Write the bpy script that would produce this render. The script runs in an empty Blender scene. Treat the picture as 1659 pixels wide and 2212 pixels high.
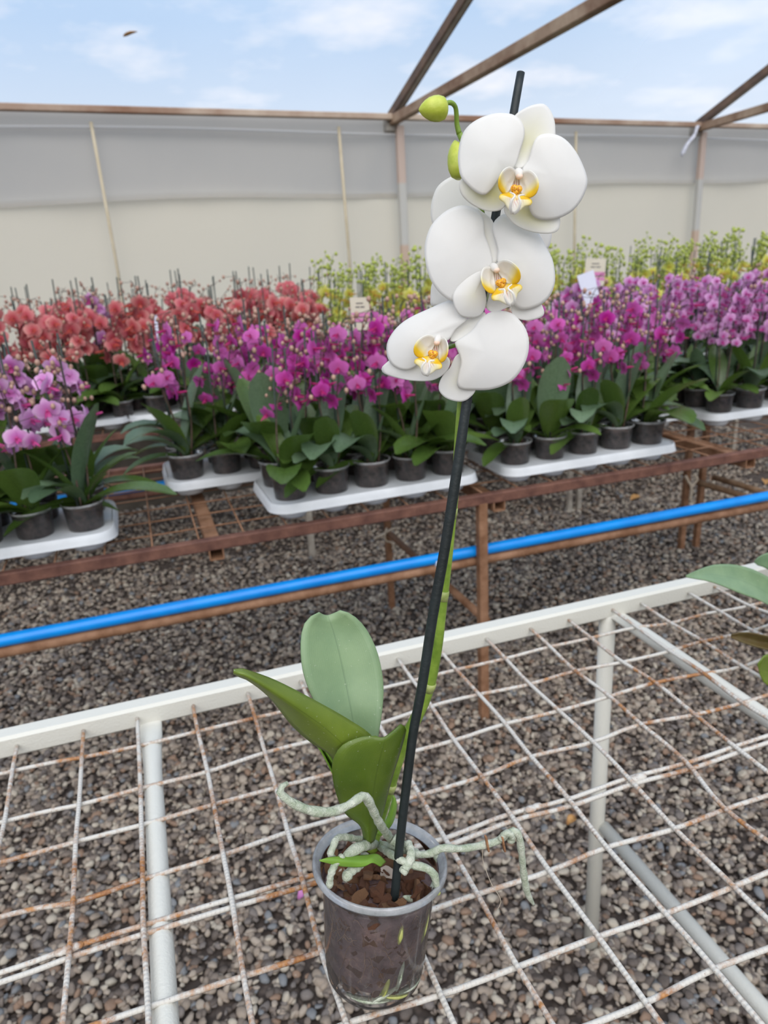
import bpy, math, random
from mathutils import Vector, Matrix, Euler, noise as mnoise
import numpy as np

random.seed(7)
SC = bpy.context.scene
COL = SC.collection

# ------------------------------------------------------------------ camera
S = 0.6                       # metres per layout unit (camera height above the wire bench = 1 unit)
GZ = 2.33                     # camera height above the gravel in layout units
F_PX, W_PX, H_PX = 1581.5, 1659.0, 2212.0
YAW, PITCH, ROLL = math.radians(18.05), math.radians(19.14), math.radians(-3.26)
_f = Vector((math.sin(YAW) * math.cos(PITCH), math.cos(YAW) * math.cos(PITCH), -math.sin(PITCH)))
_r = Vector((math.cos(YAW), -math.sin(YAW), 0))
_u = _r.cross(_f)
CR = _r * math.cos(ROLL) + _u * math.sin(ROLL)
CU = -_r * math.sin(ROLL) + _u * math.cos(ROLL)
CF = _f
CAM = Vector((0, 0, GZ * S))
cd = bpy.data.cameras.new('camera')
cam = bpy.data.objects.new('camera', cd)
COL.objects.link(cam)
cd.sensor_fit = 'VERTICAL'
cd.sensor_height = 36.0
cd.sensor_width = 27.0
cd.lens = F_PX / H_PX * 36.0
cd.clip_start = 0.02
cd.clip_end = 300
cd.dof.use_dof = True
cd.dof.focus_distance = 0.52
cd.dof.aperture_fstop = 10.5
m3 = Matrix((CR, CU, -CF)).transposed()
cam.matrix_world = Matrix.Translation(CAM) @ m3.to_4x4()
SC.camera = cam

# ------------------------------------------------------------------ colour management
SC.view_settings.view_transform = 'Standard'
SC.view_settings.look = 'None'
SC.view_settings.gamma = 1.0
SC.view_settings.use_curve_mapping = False
SC.view_settings.exposure = 0.32

# ------------------------------------------------------------------ sky
world = bpy.data.worlds.new('sky')
SC.world = world
world.use_nodes = True
nt = world.node_tree
for n in list(nt.nodes):
    nt.nodes.remove(n)
def wn(t, **kw):
    n = nt.nodes.new(t)
    for k, v in kw.items():
        setattr(n, k, v)
    return n
tc = wn('ShaderNodeTexCoord')
sep = wn('ShaderNodeSeparateXYZ')
nt.links.new(tc.outputs['Generated'], sep.inputs[0])
ramp = wn('ShaderNodeValToRGB')
els = ramp.color_ramp.elements
els[0].position = 0.0; els[0].color = (0.20, 0.18, 0.16, 1)
els[1].position = 1.0; els[1].color = (0.40, 0.56, 0.80, 1)
for p, c in ((0.49, (0.22, 0.20, 0.18, 1)), (0.50, (0.84, 0.76, 0.64, 1)), (0.55, (0.60, 0.65, 0.71, 1)), (0.63, (0.38, 0.52, 0.71, 1)), (0.78, (0.36, 0.51, 0.73, 1))):
    e = els.new(p); e.color = c
mp = wn('ShaderNodeMath', operation='MULTIPLY_ADD')
mp.inputs[1].default_value = 0.5; mp.inputs[2].default_value = 0.5
nt.links.new(sep.outputs['Z'], mp.inputs[0])
nt.links.new(mp.outputs[0], ramp.inputs[0])
# clouds: project the direction on a plane overhead
zp = wn('ShaderNodeMath', operation='ADD'); zp.inputs[1].default_value = 0.12
nt.links.new(sep.outputs['Z'], zp.inputs[0])
zm = wn('ShaderNodeMath', operation='MAXIMUM'); zm.inputs[1].default_value = 0.05
nt.links.new(zp.outputs[0], zm.inputs[0])
dv = wn('ShaderNodeVectorMath', operation='DIVIDE')
cmb = wn('ShaderNodeCombineXYZ')
for i in range(3):
    nt.links.new(zm.outputs[0], cmb.inputs[i])
nt.links.new(tc.outputs['Generated'], dv.inputs[0]); nt.links.new(cmb.outputs[0], dv.inputs[1])
nz = wn('ShaderNodeTexNoise'); nz.inputs['Scale'].default_value = 1.7; nz.inputs['Detail'].default_value = 6; nz.inputs['Roughness'].default_value = 0.55
nt.links.new(dv.outputs[0], nz.inputs['Vector'])
cr2 = wn('ShaderNodeValToRGB')
cr2.color_ramp.elements[0].position = 0.50; cr2.color_ramp.elements[1].position = 0.74
nt.links.new(nz.outputs[0], cr2.inputs[0])
mx = wn('ShaderNodeMixRGB'); mx.inputs[2].default_value = (0.86, 0.83, 0.83, 1)
nt.links.new(cr2.outputs[0], mx.inputs[0]); nt.links.new(ramp.outputs[0], mx.inputs[1])
# no clouds below the horizon
gt = wn('ShaderNodeMath', operation='GREATER_THAN'); gt.inputs[1].default_value = 0.0
nt.links.new(sep.outputs['Z'], gt.inputs[0])
mx2 = wn('ShaderNodeMixRGB')
nt.links.new(gt.outputs[0], mx2.inputs[0]); nt.links.new(ramp.outputs[0], mx2.inputs[1]); nt.links.new(mx.outputs[0], mx2.inputs[2])
bg = wn('ShaderNodeBackground'); bg.inputs[1].default_value = 1.0
nt.links.new(mx2.outputs[0], bg.inputs[0])
wo = wn('ShaderNodeOutputWorld')
nt.links.new(bg.outputs[0], wo.inputs[0])

# ------------------------------------------------------------------ sun, scattered wide by thin cloud
sl = bpy.data.lights.new('sun', 'SUN'); sl.energy = 3.4; sl.angle = math.radians(75); sl.color = (1.0, 0.93, 0.84)
sun = bpy.data.objects.new('sun', sl); COL.objects.link(sun)
sun.rotation_euler = Vector((0.25, 0.85, -1.0)).to_track_quat('-Z', 'Y').to_euler()
sun.location = (-1.5, -3, 6)

# ------------------------------------------------------------------ helpers: placement
def U(x, y, z):
    """layout units -> metres, gravel at z = 0"""
    return Vector((x * S, y * S, (z + GZ) * S))
def ray(u, v):
    return CR * ((u - 829.5) / F_PX) - CU * ((v - 1106.0) / F_PX) + CF
def atY(u, v, y):
    d = ray(u, v)
    return CAM + d * (y * S / d.y)
def atZ(u, v, z):
    d = ray(u, v)
    return CAM + d * (z * S / d.z)

# ------------------------------------------------------------------ helpers: meshes
class MB:
    def __init__(self):
        self.v = []; self.f = []; self.m = []; self.at = {}
    def add(self, verts, faces, mi=0, **attrs):
        o = len(self.v)
        self.v += [tuple(p) for p in verts]
        self.f += [tuple(i + o for i in fc) for fc in faces]
        self.m += [mi] * len(faces)
        for k in set(self.at) | set(attrs):
            a = self.at.setdefault(k, [0.0] * o)
            a += [0.0] * (o - len(a))
            a += list(attrs.get(k, [0.0] * len(verts)))
        return self
    def box(self, c, sx, sy, sz, rot=None, mi=0, bev=0.0):
        c = Vector(c)
        pts = []
        if bev <= 0:
            for z in (-1, 1):
                for x, y in ((-1, -1), (1, -1), (1, 1), (-1, 1)):
                    pts.append(Vector((x * sx / 2, y * sy / 2, z * sz / 2)))
            fs = [(3, 2, 1, 0), (4, 5, 6, 7), (0, 1, 5, 4), (1, 2, 6, 5), (2, 3, 7, 6), (3, 0, 4, 7)]
        else:
            b = min(bev, sx / 2.1, sy / 2.1, sz / 2.1)
            rings = []
            for z, ins in ((-sz / 2, b), (-sz / 2 + b, 0), (sz / 2 - b, 0), (sz / 2, b)):
                x, y = sx / 2 - ins, sy / 2 - ins
                k = b if ins == 0 else b * 0.3
                rings.append([(-x + k, -y), (x - k, -y), (x, -y + k), (x, y - k), (x - k, y), (-x + k, y), (-x, y - k), (-x, -y + k)])
                pts += [Vector((p[0], p[1], z)) for p in rings[-1]]
            fs = [tuple(range(7, -1, -1)), tuple(range(24, 32))]
            for r in range(3):
                for i in range(8):
                    j = (i + 1) % 8
                    fs.append((r * 8 + i, r * 8 + j, r * 8 + 8 + j, r * 8 + 8 + i))
        if rot is not None:
            pts = [rot @ p for p in pts]
        return self.add([c + p for p in pts], fs, mi)
    def bar(self, a, b, w, h, up=(0, 0, 1), mi=0, bev=0.0):
        """a rectangular bar from a to b; w across, h along up"""
        a, b = Vector(a), Vector(b)
        d = (b - a); L = d.length; d.normalize()
        x = d.cross(Vector(up)).normalized(); z = x.cross(d)
        rot = Matrix((x, d, z)).transposed()
        return self.box((a + b) / 2, w, L, h, rot, mi, bev)
    def tube(self, pts, rad, seg=8, mi=0, cap=True, sq=1.0):
        pts = [Vector(p) for p in pts]
        n = len(pts)
        if not isinstance(rad, (list, tuple)):
            rad = [rad] * n
        t0 = (pts[1] - pts[0]).normalized()
        ref = Vector((0, 0, 1)) if abs(t0.z) < 0.9 else Vector((1, 0, 0))
        x = t0.cross(ref).normalized()
        vs, ln = [], []
        L = 0
        for i, p in enumerate(pts):
            if i == 0: t = pts[1] - pts[0]
            elif i == n - 1: t = pts[-1] - pts[-2]
            else: t = pts[i + 1] - pts[i - 1]
            t.normalize()
            x = (x - t * x.dot(t)).normalized()
            y = t.cross(x)
            if i: L += (p - pts[i - 1]).length
            for k in range(seg):
                a = 2 * math.pi * k / seg
                vs.append(p + (x * math.cos(a) + y * math.sin(a) * sq) * rad[i]); ln.append(L)
        fs = []
        for i in range(n - 1):
            for k in range(seg):
                j = (k + 1) % seg
                fs.append((i * seg + k, i * seg + j, (i + 1) * seg + j, (i + 1) * seg + k))
        if cap:
            fs.append(tuple(range(seg - 1, -1, -1)))
            fs.append(tuple((n - 1) * seg + k for k in range(seg)))
        return self.add(vs, fs, mi, len=ln)
    def lathe(self, prof, seg=32, mi=0, origin=(0, 0, 0), rot=None, close=False, cap1=True):
        o = Vector(origin)
        vs = []
        for r, z in prof:
            for k in range(seg):
                a = 2 * math.pi * k / seg
                p = Vector((r * math.cos(a), r * math.sin(a), z))
                vs.append(o + (rot @ p if rot is not None else p))
        fs = []
        n = len(prof)
        for i in range(n - 1 if not close else n):
            for k in range(seg):
                j = (k + 1) % seg; i2 = (i + 1) % n
                fs.append((i * seg + k, i * seg + j, i2 * seg + j, i2 * seg + k))
        if not close:
            if prof[0][0] > 1e-6: fs.append(tuple(range(seg - 1, -1, -1)))
            if cap1 and prof[-1][0] > 1e-6: fs.append(tuple((n - 1) * seg + k for k in range(seg)))
        return self.add(vs, fs, mi)
    def ball(self, c, r, seg=8, rings=5, mi=0, sc=(1, 1, 1), rot=None):
        prof = [(math.sin(math.pi * i / rings) * 1.0, -math.cos(math.pi * i / rings)) for i in range(rings + 1)]
        vs, fs = [], []
        c = Vector(c)
        for pr, z in prof:
            for k in range(seg):
                a = 2 * math.pi * k / seg
                p = Vector((pr * math.cos(a) * sc[0], pr * math.sin(a) * sc[1], z * sc[2])) * r
                vs.append(c + (rot @ p if rot is not None else p))
        for i in range(rings):
            for k in range(seg):
                j = (k + 1) % seg
                fs.append((i * seg + k, i * seg + j, (i + 1) * seg + j, (i + 1) * seg + k))
        return self.add(vs, fs, mi)
    def mesh(self, name, mats, smooth=True):
        me = bpy.data.meshes.new(name)
        me.from_pydata(self.v, [], self.f)
        for m in (mats if isinstance(mats, (list, tuple)) else [mats]):
            me.materials.append(m)
        if any(self.m):
            me.polygons.foreach_set('material_index', self.m)
        if smooth:
            me.polygons.foreach_set('use_smooth', [True] * len(me.polygons))
        for k, a in self.at.items():
            a = a + [0.0] * (len(self.v) - len(a))
            t = me.attributes.new(k, 'FLOAT', 'POINT')
            t.data.foreach_set('value', a)
        me.update()
        return me
    def build(self, name, mats, parent=None, smooth=True, loc=None, auto=None):
        o = bpy.data.objects.new(name, self.mesh(name, mats, smooth))
        COL.objects.link(o)
        if parent is not None: o.parent = parent
        if loc is not None: o.location = loc
        if auto:
            md = o.modifiers.new('edges', 'EDGE_SPLIT'); md.split_angle = math.radians(auto)
        return o

def tag(o, label=None, cat=None, group=None, kind=None):
    if label: o['label'] = label
    if cat: o['category'] = cat
    if group: o['group'] = group
    if kind: o['kind'] = kind
    return o
def empty(name, loc=(0, 0, 0), rz=0, parent=None):
    o = bpy.data.objects.new(name, None)
    o.empty_display_size = 0.05
    COL.objects.link(o)
    o.location = loc; o.rotation_euler = (0, 0, rz)
    if parent is not None: o.parent = parent
    return o
def solid(o, t, off=0.0):
    m = o.modifiers.new('thickness', 'SOLIDIFY'); m.thickness = t; m.offset = off
    return o
def linkmesh(name, me, parent, mw=None):
    o = bpy.data.objects.new(name, me); COL.objects.link(o)
    o.parent = parent
    if mw is not None: o.matrix_local = mw
    return o
def copy_tree(o, parent=None):
    c = o.copy(); COL.objects.link(c); c.parent = parent
    if parent is not None: c.matrix_parent_inverse = o.matrix_parent_inverse
    for ch in o.children: copy_tree(ch, c)
    return c
def catmull(pts, n, closed=False):
    pts = [Vector(p) for p in pts]
    k = len(pts)
    segs = k if closed else k - 1
    # arc-length-ish sampling
    dense = []
    for i in range(segs):
        if closed: p0, p1, p2, p3 = pts[(i - 1) % k], pts[i], pts[(i + 1) % k], pts[(i + 2) % k]
        else: p0, p1, p2, p3 = pts[max(i - 1, 0)], pts[i], pts[i + 1], pts[min(i + 2, k - 1)]
        for j in range(12):
            t = j / 12
            dense.append(0.5 * ((2 * p1) + (p2 - p0) * t + (2 * p0 - 5 * p1 + 4 * p2 - p3) * t * t + (3 * p1 - p0 - 3 * p2 + p3) * t ** 3))
    dense.append(pts[0].copy() if closed else pts[-1].copy())
    L = [0.0]
    for a, b in zip(dense, dense[1:]): L.append(L[-1] + (b - a).length)
    out = []
    m = n if closed else n - 1
    j = 0
    for i in range(n):
        s = L[-1] * i / m
        while j < len(L) - 2 and L[j + 1] < s: j += 1
        w = (s - L[j]) / max(L[j + 1] - L[j], 1e-9)
        out.append(dense[j].lerp(dense[j + 1], min(max(w, 0), 1)))
    return out
def lerp_list(vals, n):
    out = []
    for i in range(n):
        t = i / (n - 1) * (len(vals) - 1); k = min(int(t), len(vals) - 2)
        out.append(vals[k] + (vals[k + 1] - vals[k]) * (t - k))
    return out

# ------------------------------------------------------------------ helpers: materials
class Mat:
    def __init__(self, name):
        self.m = bpy.data.materials.new(name); self.m.use_nodes = True
        self.nt = self.m.node_tree
        for n in list(self.nt.nodes): self.nt.nodes.remove(n)
        self.out = self.n('ShaderNodeOutputMaterial')
    def n(self, t, ins=None, **kw):
        x = self.nt.nodes.new(t)
        for k, v in kw.items(): setattr(x, k, v)
        for k, v in (ins or {}).items(): self.set(x, k, v)
        return x
    def set(self, node, key, v):
        s = node.inputs[key]
        if hasattr(v, 'outputs'): self.nt.links.new(v.outputs[0], s)
        elif hasattr(v, 'is_output'): self.nt.links.new(v, s)
        else: s.default_value = v
    def coord(self, kind='Object', scale=(1, 1, 1)):
        t = self.n('ShaderNodeTexCoord')
        mpn = self.n('ShaderNodeMapping'); self.nt.links.new(t.outputs[kind], mpn.inputs[0])
        mpn.inputs['Scale'].default_value = scale
        return mpn
    def noise(self, scale, detail=4, rough=0.55, vec=None):
        x = self.n('ShaderNodeTexNoise', {'Scale': scale, 'Detail': detail, 'Roughness': rough})
        if vec is not None: self.set(x, 'Vector', vec)
        return x.outputs[0]
    def ramp(self, fac, stops, interp='LINEAR'):
        r = self.n('ShaderNodeValToRGB'); self.set(r, 0, fac)
        e = r.color_ramp.elements; r.color_ramp.interpolation = interp
        while len(e) < len(stops): e.new(0.5)
        for x, (p, c) in zip(e, stops):
            x.position = p; x.color = tuple(c) + (1,) if len(c) == 3 else c
        return r.outputs[0]
    def mix(self, fac, a, b, mode='MIX'):
        x = self.n('ShaderNodeMixRGB', blend_type=mode)
        self.set(x, 0, fac)
        for i, c in ((1, a), (2, b)):
            if isinstance(c, (tuple, list)): x.inputs[i].default_value = tuple(c) + (1,) if len(c) == 3 else c
            else: self.set(x, i, c)
        return x.outputs[0]
    def math(self, op, a, b=0.5, clamp=False):
        x = self.n('ShaderNodeMath', operation=op, use_clamp=clamp); self.set(x, 0, a); self.set(x, 1, b)
        return x.outputs[0]
    def attr(self, name):
        return self.n('ShaderNodeAttribute', attribute_name=name).outputs['Fac']
    def rnd(self):
        return self.n('ShaderNodeObjectInfo').outputs['Random']
    def bump(self, h, strength=0.3, dist=0.002):
        return self.n('ShaderNodeBump', {'Height': h, 'Strength': strength, 'Distance': dist}).outputs[0]
    def principled(self, base, rough=0.5, normal=None, **kw):
        p = self.n('ShaderNodeBsdfPrincipled')
        if isinstance(base, (tuple, list)): p.inputs['Base Color'].default_value = tuple(base) + (1,) if len(base) == 3 else base
        else: self.set(p, 'Base Color', base)
        self.set(p, 'Roughness', rough)
        if normal is not None: self.set(p, 'Normal', normal)
        for k, v in kw.items(): self.set(p, k.replace('_', ' '), v)
        return p
    def mixs(self, fac, a, b):
        x = self.n('ShaderNodeMixShader'); self.set(x, 0, fac); self.set(x, 1, a); self.set(x, 2, b)
        return x
    def done(self, sh):
        self.nt.links.new(sh.outputs[0], self.out.inputs[0]); return self.m
def simple(name, c1, c2, scale=30, rough=0.5, bump=0.2, bscale=None, lo=0.35, hi=0.65, **kw):
    M = Mat(name)
    co = M.coord()
    nz_ = M.noise(scale, 5, 0.6, co)
    col = M.ramp(nz_, [(lo, c1), (hi, c2)])
    nb = M.noise(bscale or scale * 4, 3, 0.6, co)
    return M.done(M.principled(col, rough, M.bump(nb, bump), **kw))

# ================================================================== materials
def leaf_mat(name, dark, light, rough=0.36):
    M = Mat(name)
    co = M.coord()
    n1 = M.noise(45, 3, 0.5, co)
    n2 = M.noise(700, 2, 0.5, co)
    rnd = M.rnd()
    f = M.math('MULTIPLY_ADD', n1, 0.7)
    x = M.math('ADD', M.math('MULTIPLY', n1, 0.6), M.math('MULTIPLY', rnd, 0.5))
    col = M.ramp(x, [(0.15, dark), (0.85, light)])
    # pale midrib and lengthwise veins
    e = M.attr('across')
    mid = M.ramp(M.math('ABSOLUTE', e), [(0.0, (1, 1, 1)), (0.035, (0, 0, 0))])
    col = M.mix(M.math('MULTIPLY', mid, 0.35), col, tuple(c * 0.55 for c in dark))
    veins = M.n('ShaderNodeTexWave', {'Scale': 1.0, 'Distortion': 0.5}, wave_type='BANDS')
    cx = M.n('ShaderNodeCombineXYZ', {0: M.math('MULTIPLY', e, 6.0)})
    M.set(veins, 'Vector', cx)
    hgt = M.math('ADD', M.math('MULTIPLY', veins.outputs[1], 0.3), n2)
    spots = M.ramp(M.noise(420, 2, 0.5, co), [(0.70, (0, 0, 0)), (0.74, (1, 1, 1))])
    col = M.mix(M.math('MULTIPLY', spots, 0.38), col, (0.55, 0.6, 0.45))
    p = M.principled(col, rough, M.bump(hgt, 0.12, 0.001))
    t = M.n('ShaderNodeBsdfTranslucent'); M.set(t, 0, M.mix(0.5, col, (0.25, 0.45, 0.05)))
    return M.done(M.mixs(0.12, p, t))
LEAF_PALE = leaf_mat('leaf_grey_green', (0.115, 0.21, 0.115), (0.25, 0.36, 0.19), 0.40)
LEAF_DARK = leaf_mat('leaf_olive_green', (0.065, 0.115, 0.010), (0.17, 0.235, 0.028), 0.33)
LEAF_BRIGHT = leaf_mat('leaf_bright_green', (0.12, 0.25, 0.02), (0.24, 0.42, 0.06), 0.36)
LEAF_BG = leaf_mat('leaf_background', (0.026, 0.058, 0.012), (0.105, 0.175, 0.035), 0.27)
LEAF_BG2 = leaf_mat('leaf_background_grey', (0.045, 0.085, 0.045), (0.17, 0.25, 0.15), 0.34)
LEAF_BROWN = leaf_mat('leaf_browned', (0.10, 0.06, 0.02), (0.16, 0.14, 0.04), 0.4)

def petal_mat(name, white, tint, edge=None, transl=0.3, radial=None, rough=0.5):
    M = Mat(name)
    co = M.coord()
    tn = M.attr('tint')
    col = M.mix(tn, white, tint)
    n = M.noise(260, 2, 0.5, co)
    col = M.mix(M.math('MULTIPLY', n, 0.05), col, (0.6, 0.55, 0.5))
    p = M.principled(col, rough, M.bump(M.noise(900, 2, 0.5, co), 0.06, 0.0006))
    M.set(p, 'Specular IOR Level', 0.25)
    t = M.n('ShaderNodeBsdfTranslucent'); M.set(t, 0, col)
    return M.done(M.mixs(transl, p, t))
PETAL = petal_mat('petal_white', (0.94, 0.925, 0.895), (0.84, 0.80, 0.34), transl=0.38)
M = Mat('lip_yellow_white')
_t = M.attr('tint'); _rd = M.attr('red')
_c = M.ramp(_t, [(0.0, (0.88, 0.85, 0.78)), (0.45, (0.88, 0.80, 0.45)), (0.8, (0.85, 0.60, 0.02)), (1.0, (0.80, 0.48, 0.01))])
_w = M.n('ShaderNodeTexWave', {'Scale': 260.0, 'Distortion': 2.0, 'Vector': M.coord()}, bands_direction='X')
_c = M.mix(M.math('MULTIPLY', _rd, M.ramp(_w.outputs[1], [(0.35, (0, 0, 0)), (0.6, (1, 1, 1))])), _c, (0.50, 0.08, 0.06))
_p = M.principled(_c, 0.42); _tr = M.n('ShaderNodeBsdfTranslucent'); M.set(_tr, 0, _c)
LIP = M.done(M.mixs(0.2, _p, _tr))
M = Mat('callus_spotted')
_v = M.n('ShaderNodeTexVoronoi', {'Scale': 900.0, 'Vector': M.coord()})
CALLUS = M.done(M.principled(M.ramp(_v.outputs[0], [(0.2, (0.45, 0.10, 0.02)), (0.55, (0.85, 0.45, 0.03))]), 0.45))
ANTHER = simple('anther_pink', (0.75, 0.50, 0.38), (0.85, 0.68, 0.55), 200, 0.5, 0.05)
BUD = simple('bud_green', (0.42, 0.50, 0.04), (0.58, 0.62, 0.10), 90, 0.42, 0.1)
STEM = simple('flower_stem_green', (0.13, 0.22, 0.02), (0.26, 0.38, 0.05), 60, 0.4, 0.1)
STEM_LOW = simple('stem_node', (0.20, 0.26, 0.06), (0.42, 0.46, 0.16), 80, 0.5, 0.2)
ROOT = simple('aerial_root_silver', (0.30, 0.35, 0.24), (0.54, 0.56, 0.46), 140, 0.75, 0.8, 600)
ROOT_TIP = simple('root_tip_green', (0.35, 0.38, 0.08), (0.5, 0.5, 0.2), 100, 0.5, 0.1)
STAKE = simple('stake_black_green', (0.005, 0.009, 0.009), (0.014, 0.021, 0.022), 25, 0.5, 0.25, 160)
BARK = simple('bark_chip_brown', (0.055, 0.018, 0.008), (0.26, 0.10, 0.04), 60, 0.8, 0.8, 300, 0.3, 0.7)
BARK2 = simple('bark_chip_tan', (0.14, 0.06, 0.025), (0.40, 0.20, 0.09), 70, 0.8, 0.8, 300, 0.3, 0.7)
BARK3 = simple('bark_chip_pale', (0.50, 0.40, 0.32), (0.70, 0.60, 0.52), 70, 0.8, 0.6, 300)
M = Mat('substrate_dark')
_co = M.coord(); _n = M.noise(55, 8, 0.7, _co); _n2 = M.noise(28, 5, 0.6, _co)
_c = M.ramp(_n, [(0.30, (0.055, 0.030, 0.032)), (0.55, (0.18, 0.115, 0.11)), (0.72, (0.34, 0.21, 0.17))])
_fb = M.noise(90, 6, 0.75, M.coord('Object', (1, 1, 0.25)))
_c = M.mix(M.ramp(_fb, [(0.62, (0, 0, 0)), (0.70, (0.6, 0.6, 0.6))]), _c, (0.34, 0.20, 0.13))
SUBSTRATE = M.done(M.principled(_c, 0.75, M.bump(_n, 0.6, 0.004)))

def clear_plastic(name, haze, tint, rough=0.12):
    M = Mat(name)
    co = M.coord()
    tr = M.n('ShaderNodeBsdfTransparent'); tr.inputs[0].default_value = tint + (1,)
    df = M.n('ShaderNodeBsdfDiffuse'); df.inputs[0].default_value = (0.88, 0.89, 0.90, 1)
    tl = M.n('ShaderNodeBsdfTranslucent'); tl.inputs[0].default_value = (0.88, 0.89, 0.90, 1)
    hz = M.mixs(0.5, df, tl)
    gl = M.n('ShaderNodeBsdfGlossy'); gl.inputs['Roughness'].default_value = rough
    nzz = M.noise(60, 4, 0.6, co)
    fac = M.math('MULTIPLY', M.ramp(nzz, [(0.3, (0.6, 0.6, 0.6)), (0.8, (1.5, 1.5, 1.5))]), haze)
    a = M.mixs(fac, tr, hz)
    fr = M.n('ShaderNodeFresnel', {'IOR': 1.45})
    return M.done(M.mixs(fr, a, gl))
POT_CLEAR = clear_plastic('pot_clear_plastic', 0.075, (0.95, 0.95, 0.96))
POT_RIM = clear_plastic('pot_rim_plastic', 0.50, (0.97, 0.97, 0.98), 0.2)
POT_BG = clear_plastic('pot_clear_plastic_far', 0.07, (0.85, 0.85, 0.85), 0.2)

def rusty_paint(name, paint, amount, ribs=True):
    M = Mat(name)
    co = M.coord()
    n1 = M.noise(13, 6, 0.68, co); n2 = M.noise(130, 3, 0.6, co)
    x = M.math('ADD', M.math('MULTIPLY', n1, 0.7), M.math('MULTIPLY', n2, 0.3))
    mask = M.ramp(x, [(amount, (0, 0, 0)), (amount + 0.13, (1, 1, 1))])
    dots = M.ramp(M.noise(420, 2, 0.5, co), [(0.66, (0, 0, 0)), (0.72, (1, 1, 1))])
    rust = M.ramp(n2, [(0.3, (0.16, 0.05, 0.015)), (0.7, (0.42, 0.20, 0.07))])
    col = M.mix(mask, paint, rust)
    if ribs: col = M.mix(M.math('MULTIPLY', dots, 0.6), col, (0.22, 0.10, 0.06))
    h = M.noise(300, 3, 0.6, co)
    if ribs:
        s = M.math('SINE', M.math('MULTIPLY', M.attr('len'), 1400.0))
        h = M.math('ADD', M.math('MULTIPLY', s, 0.30), h)
    return M.done(M.principled(col, 0.55, M.bump(h, 0.5, 0.0012)))
ROD = rusty_paint('rod_white_rusting', (0.56, 0.53, 0.475), 0.475)
FRAME = rusty_paint('frame_white_paint', (0.61, 0.595, 0.53), 0.70, False)
RUST = simple('rust_brown', (0.085, 0.032, 0.022), (0.17, 0.075, 0.05), 22, 0.75, 0.5, 160)
RUST_LIGHT = simple('rust_orange', (0.16, 0.07, 0.03), (0.30, 0.16, 0.09), 18, 0.75, 0.5, 160)
WOODPOLE = simple('wood_pole', (0.20, 0.11, 0.055), (0.34, 0.21, 0.12), 25, 0.75, 0.4, 120)
PALEWOOD = simple('weathered_leg', (0.26, 0.22, 0.18), (0.42, 0.38, 0.32), 18, 0.8, 0.4, 120)
BLUE = simple('blue_pipe_plastic', (0.0, 0.22, 0.68), (0.0, 0.27, 0.78), 14, 0.32, 0.05)
TRAYM = simple('tray_white_plastic', (0.58, 0.60, 0.62), (0.66, 0.68, 0.70), 12, 0.45, 0.05)
STRING = simple('string_pale', (0.45, 0.36, 0.26), (0.62, 0.54, 0.44), 80, 0.8, 0.3)
DRYLEAF = simple('dry_leaf', (0.32, 0.15, 0.04), (0.55, 0.32, 0.12), 70, 0.7, 0.5)

# pebbles
M = Mat('pebble_mixed')
_co = M.coord()
_c = M.ramp(M.rnd(), [(0.0, (0.095, 0.073, 0.060)), (0.15, (0.19, 0.150, 0.12)), (0.34, (0.31, 0.247, 0.19)), (0.50, (0.17, 0.145, 0.13)), (0.62, (0.38, 0.315, 0.25)), (0.80, (0.25, 0.155, 0.10)), (0.86, (0.48, 0.42, 0.335)), (0.96, (0.19, 0.20, 0.21))], 'CONSTANT')
_c = M.mix(M.math('MULTIPLY', M.noise(2.2, 4, 0.6, _co), 0.8), _c, M.mix(0.45, _c, (0.08, 0.06, 0.048)))
_c = M.mix(M.ramp(M.noise(9.0, 4, 0.6, _co), [(0.55, (0, 0, 0)), (0.8, (0.35, 0.35, 0.35))]), _c, (0.40, 0.36, 0.30))
PEBBLE = M.done(M.principled(_c, 0.68, M.bump(M.noise(6, 4, 0.6, _co), 0.25, 0.01)))
M = Mat('gravel_bed_soil')
_co = M.coord()
_v = M.n('ShaderNodeTexVoronoi', {'Scale': 60.0, 'Vector': _co})
_c = M.ramp(_v.outputs[0], [(0.0, (0.13, 0.10, 0.082)), (0.6, (0.050, 0.037, 0.030))])
SOIL = M.done(M.principled(_c, 0.9, M.bump(_v.outputs[0], -0.6, 0.01)))

def sheet(name, col, transl, clear, nscale=0.9, wr=0.2):
    M = Mat(name)
    co = M.coord()
    n = M.noise(nscale, 4, 0.6, co)
    c = M.mix(M.math('MULTIPLY', n, 0.35), col, tuple(x * 0.8 for x in col))
    wv = M.noise(2.0, 3, 0.5, M.coord('Object', (1.0, 1.0, 0.5)))
    nb = M.bump(wv, wr, 0.06)
    d = M.n('ShaderNodeBsdfDiffuse', {0: c, 'Normal': nb})
    t = M.n('ShaderNodeBsdfTranslucent', {0: c, 'Normal': nb})
    a = M.mixs(transl, d, t)
    if clear > 0:
        tr = M.n('ShaderNodeBsdfTransparent'); tr.inputs[0].default_value = (0.97, 0.98, 1.0, 1)
        f = M.ramp(M.noise(0.35, 3, 0.5, co), [(0.35, (clear - 0.14,) * 3), (0.65, (clear + 0.1,) * 3)])
        a = M.mixs(f, a, tr)
    return M.done(a)
FILM = sheet('roof_film', (0.84, 0.88, 0.93), 0.9, 0.74)
SHEET = sheet('wall_sheet_beige', (0.97, 0.88, 0.71), 0.6, 0.0)
CURTAIN = sheet('wall_curtain_grey', (0.68, 0.64, 0.58), 0.6, 0.0, wr=0.5)
HEM = sheet('hem_white', (0.8, 0.8, 0.8), 0.6, 0.0)
TIMBER = simple('timber_brown', (0.17, 0.085, 0.045), (0.40, 0.29, 0.20), 5, 0.75, 0.4, 60)
STEELGREY = simple('channel_grey', (0.24, 0.22, 0.19), (0.38, 0.35, 0.31), 9, 0.6, 0.3, 60)
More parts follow.
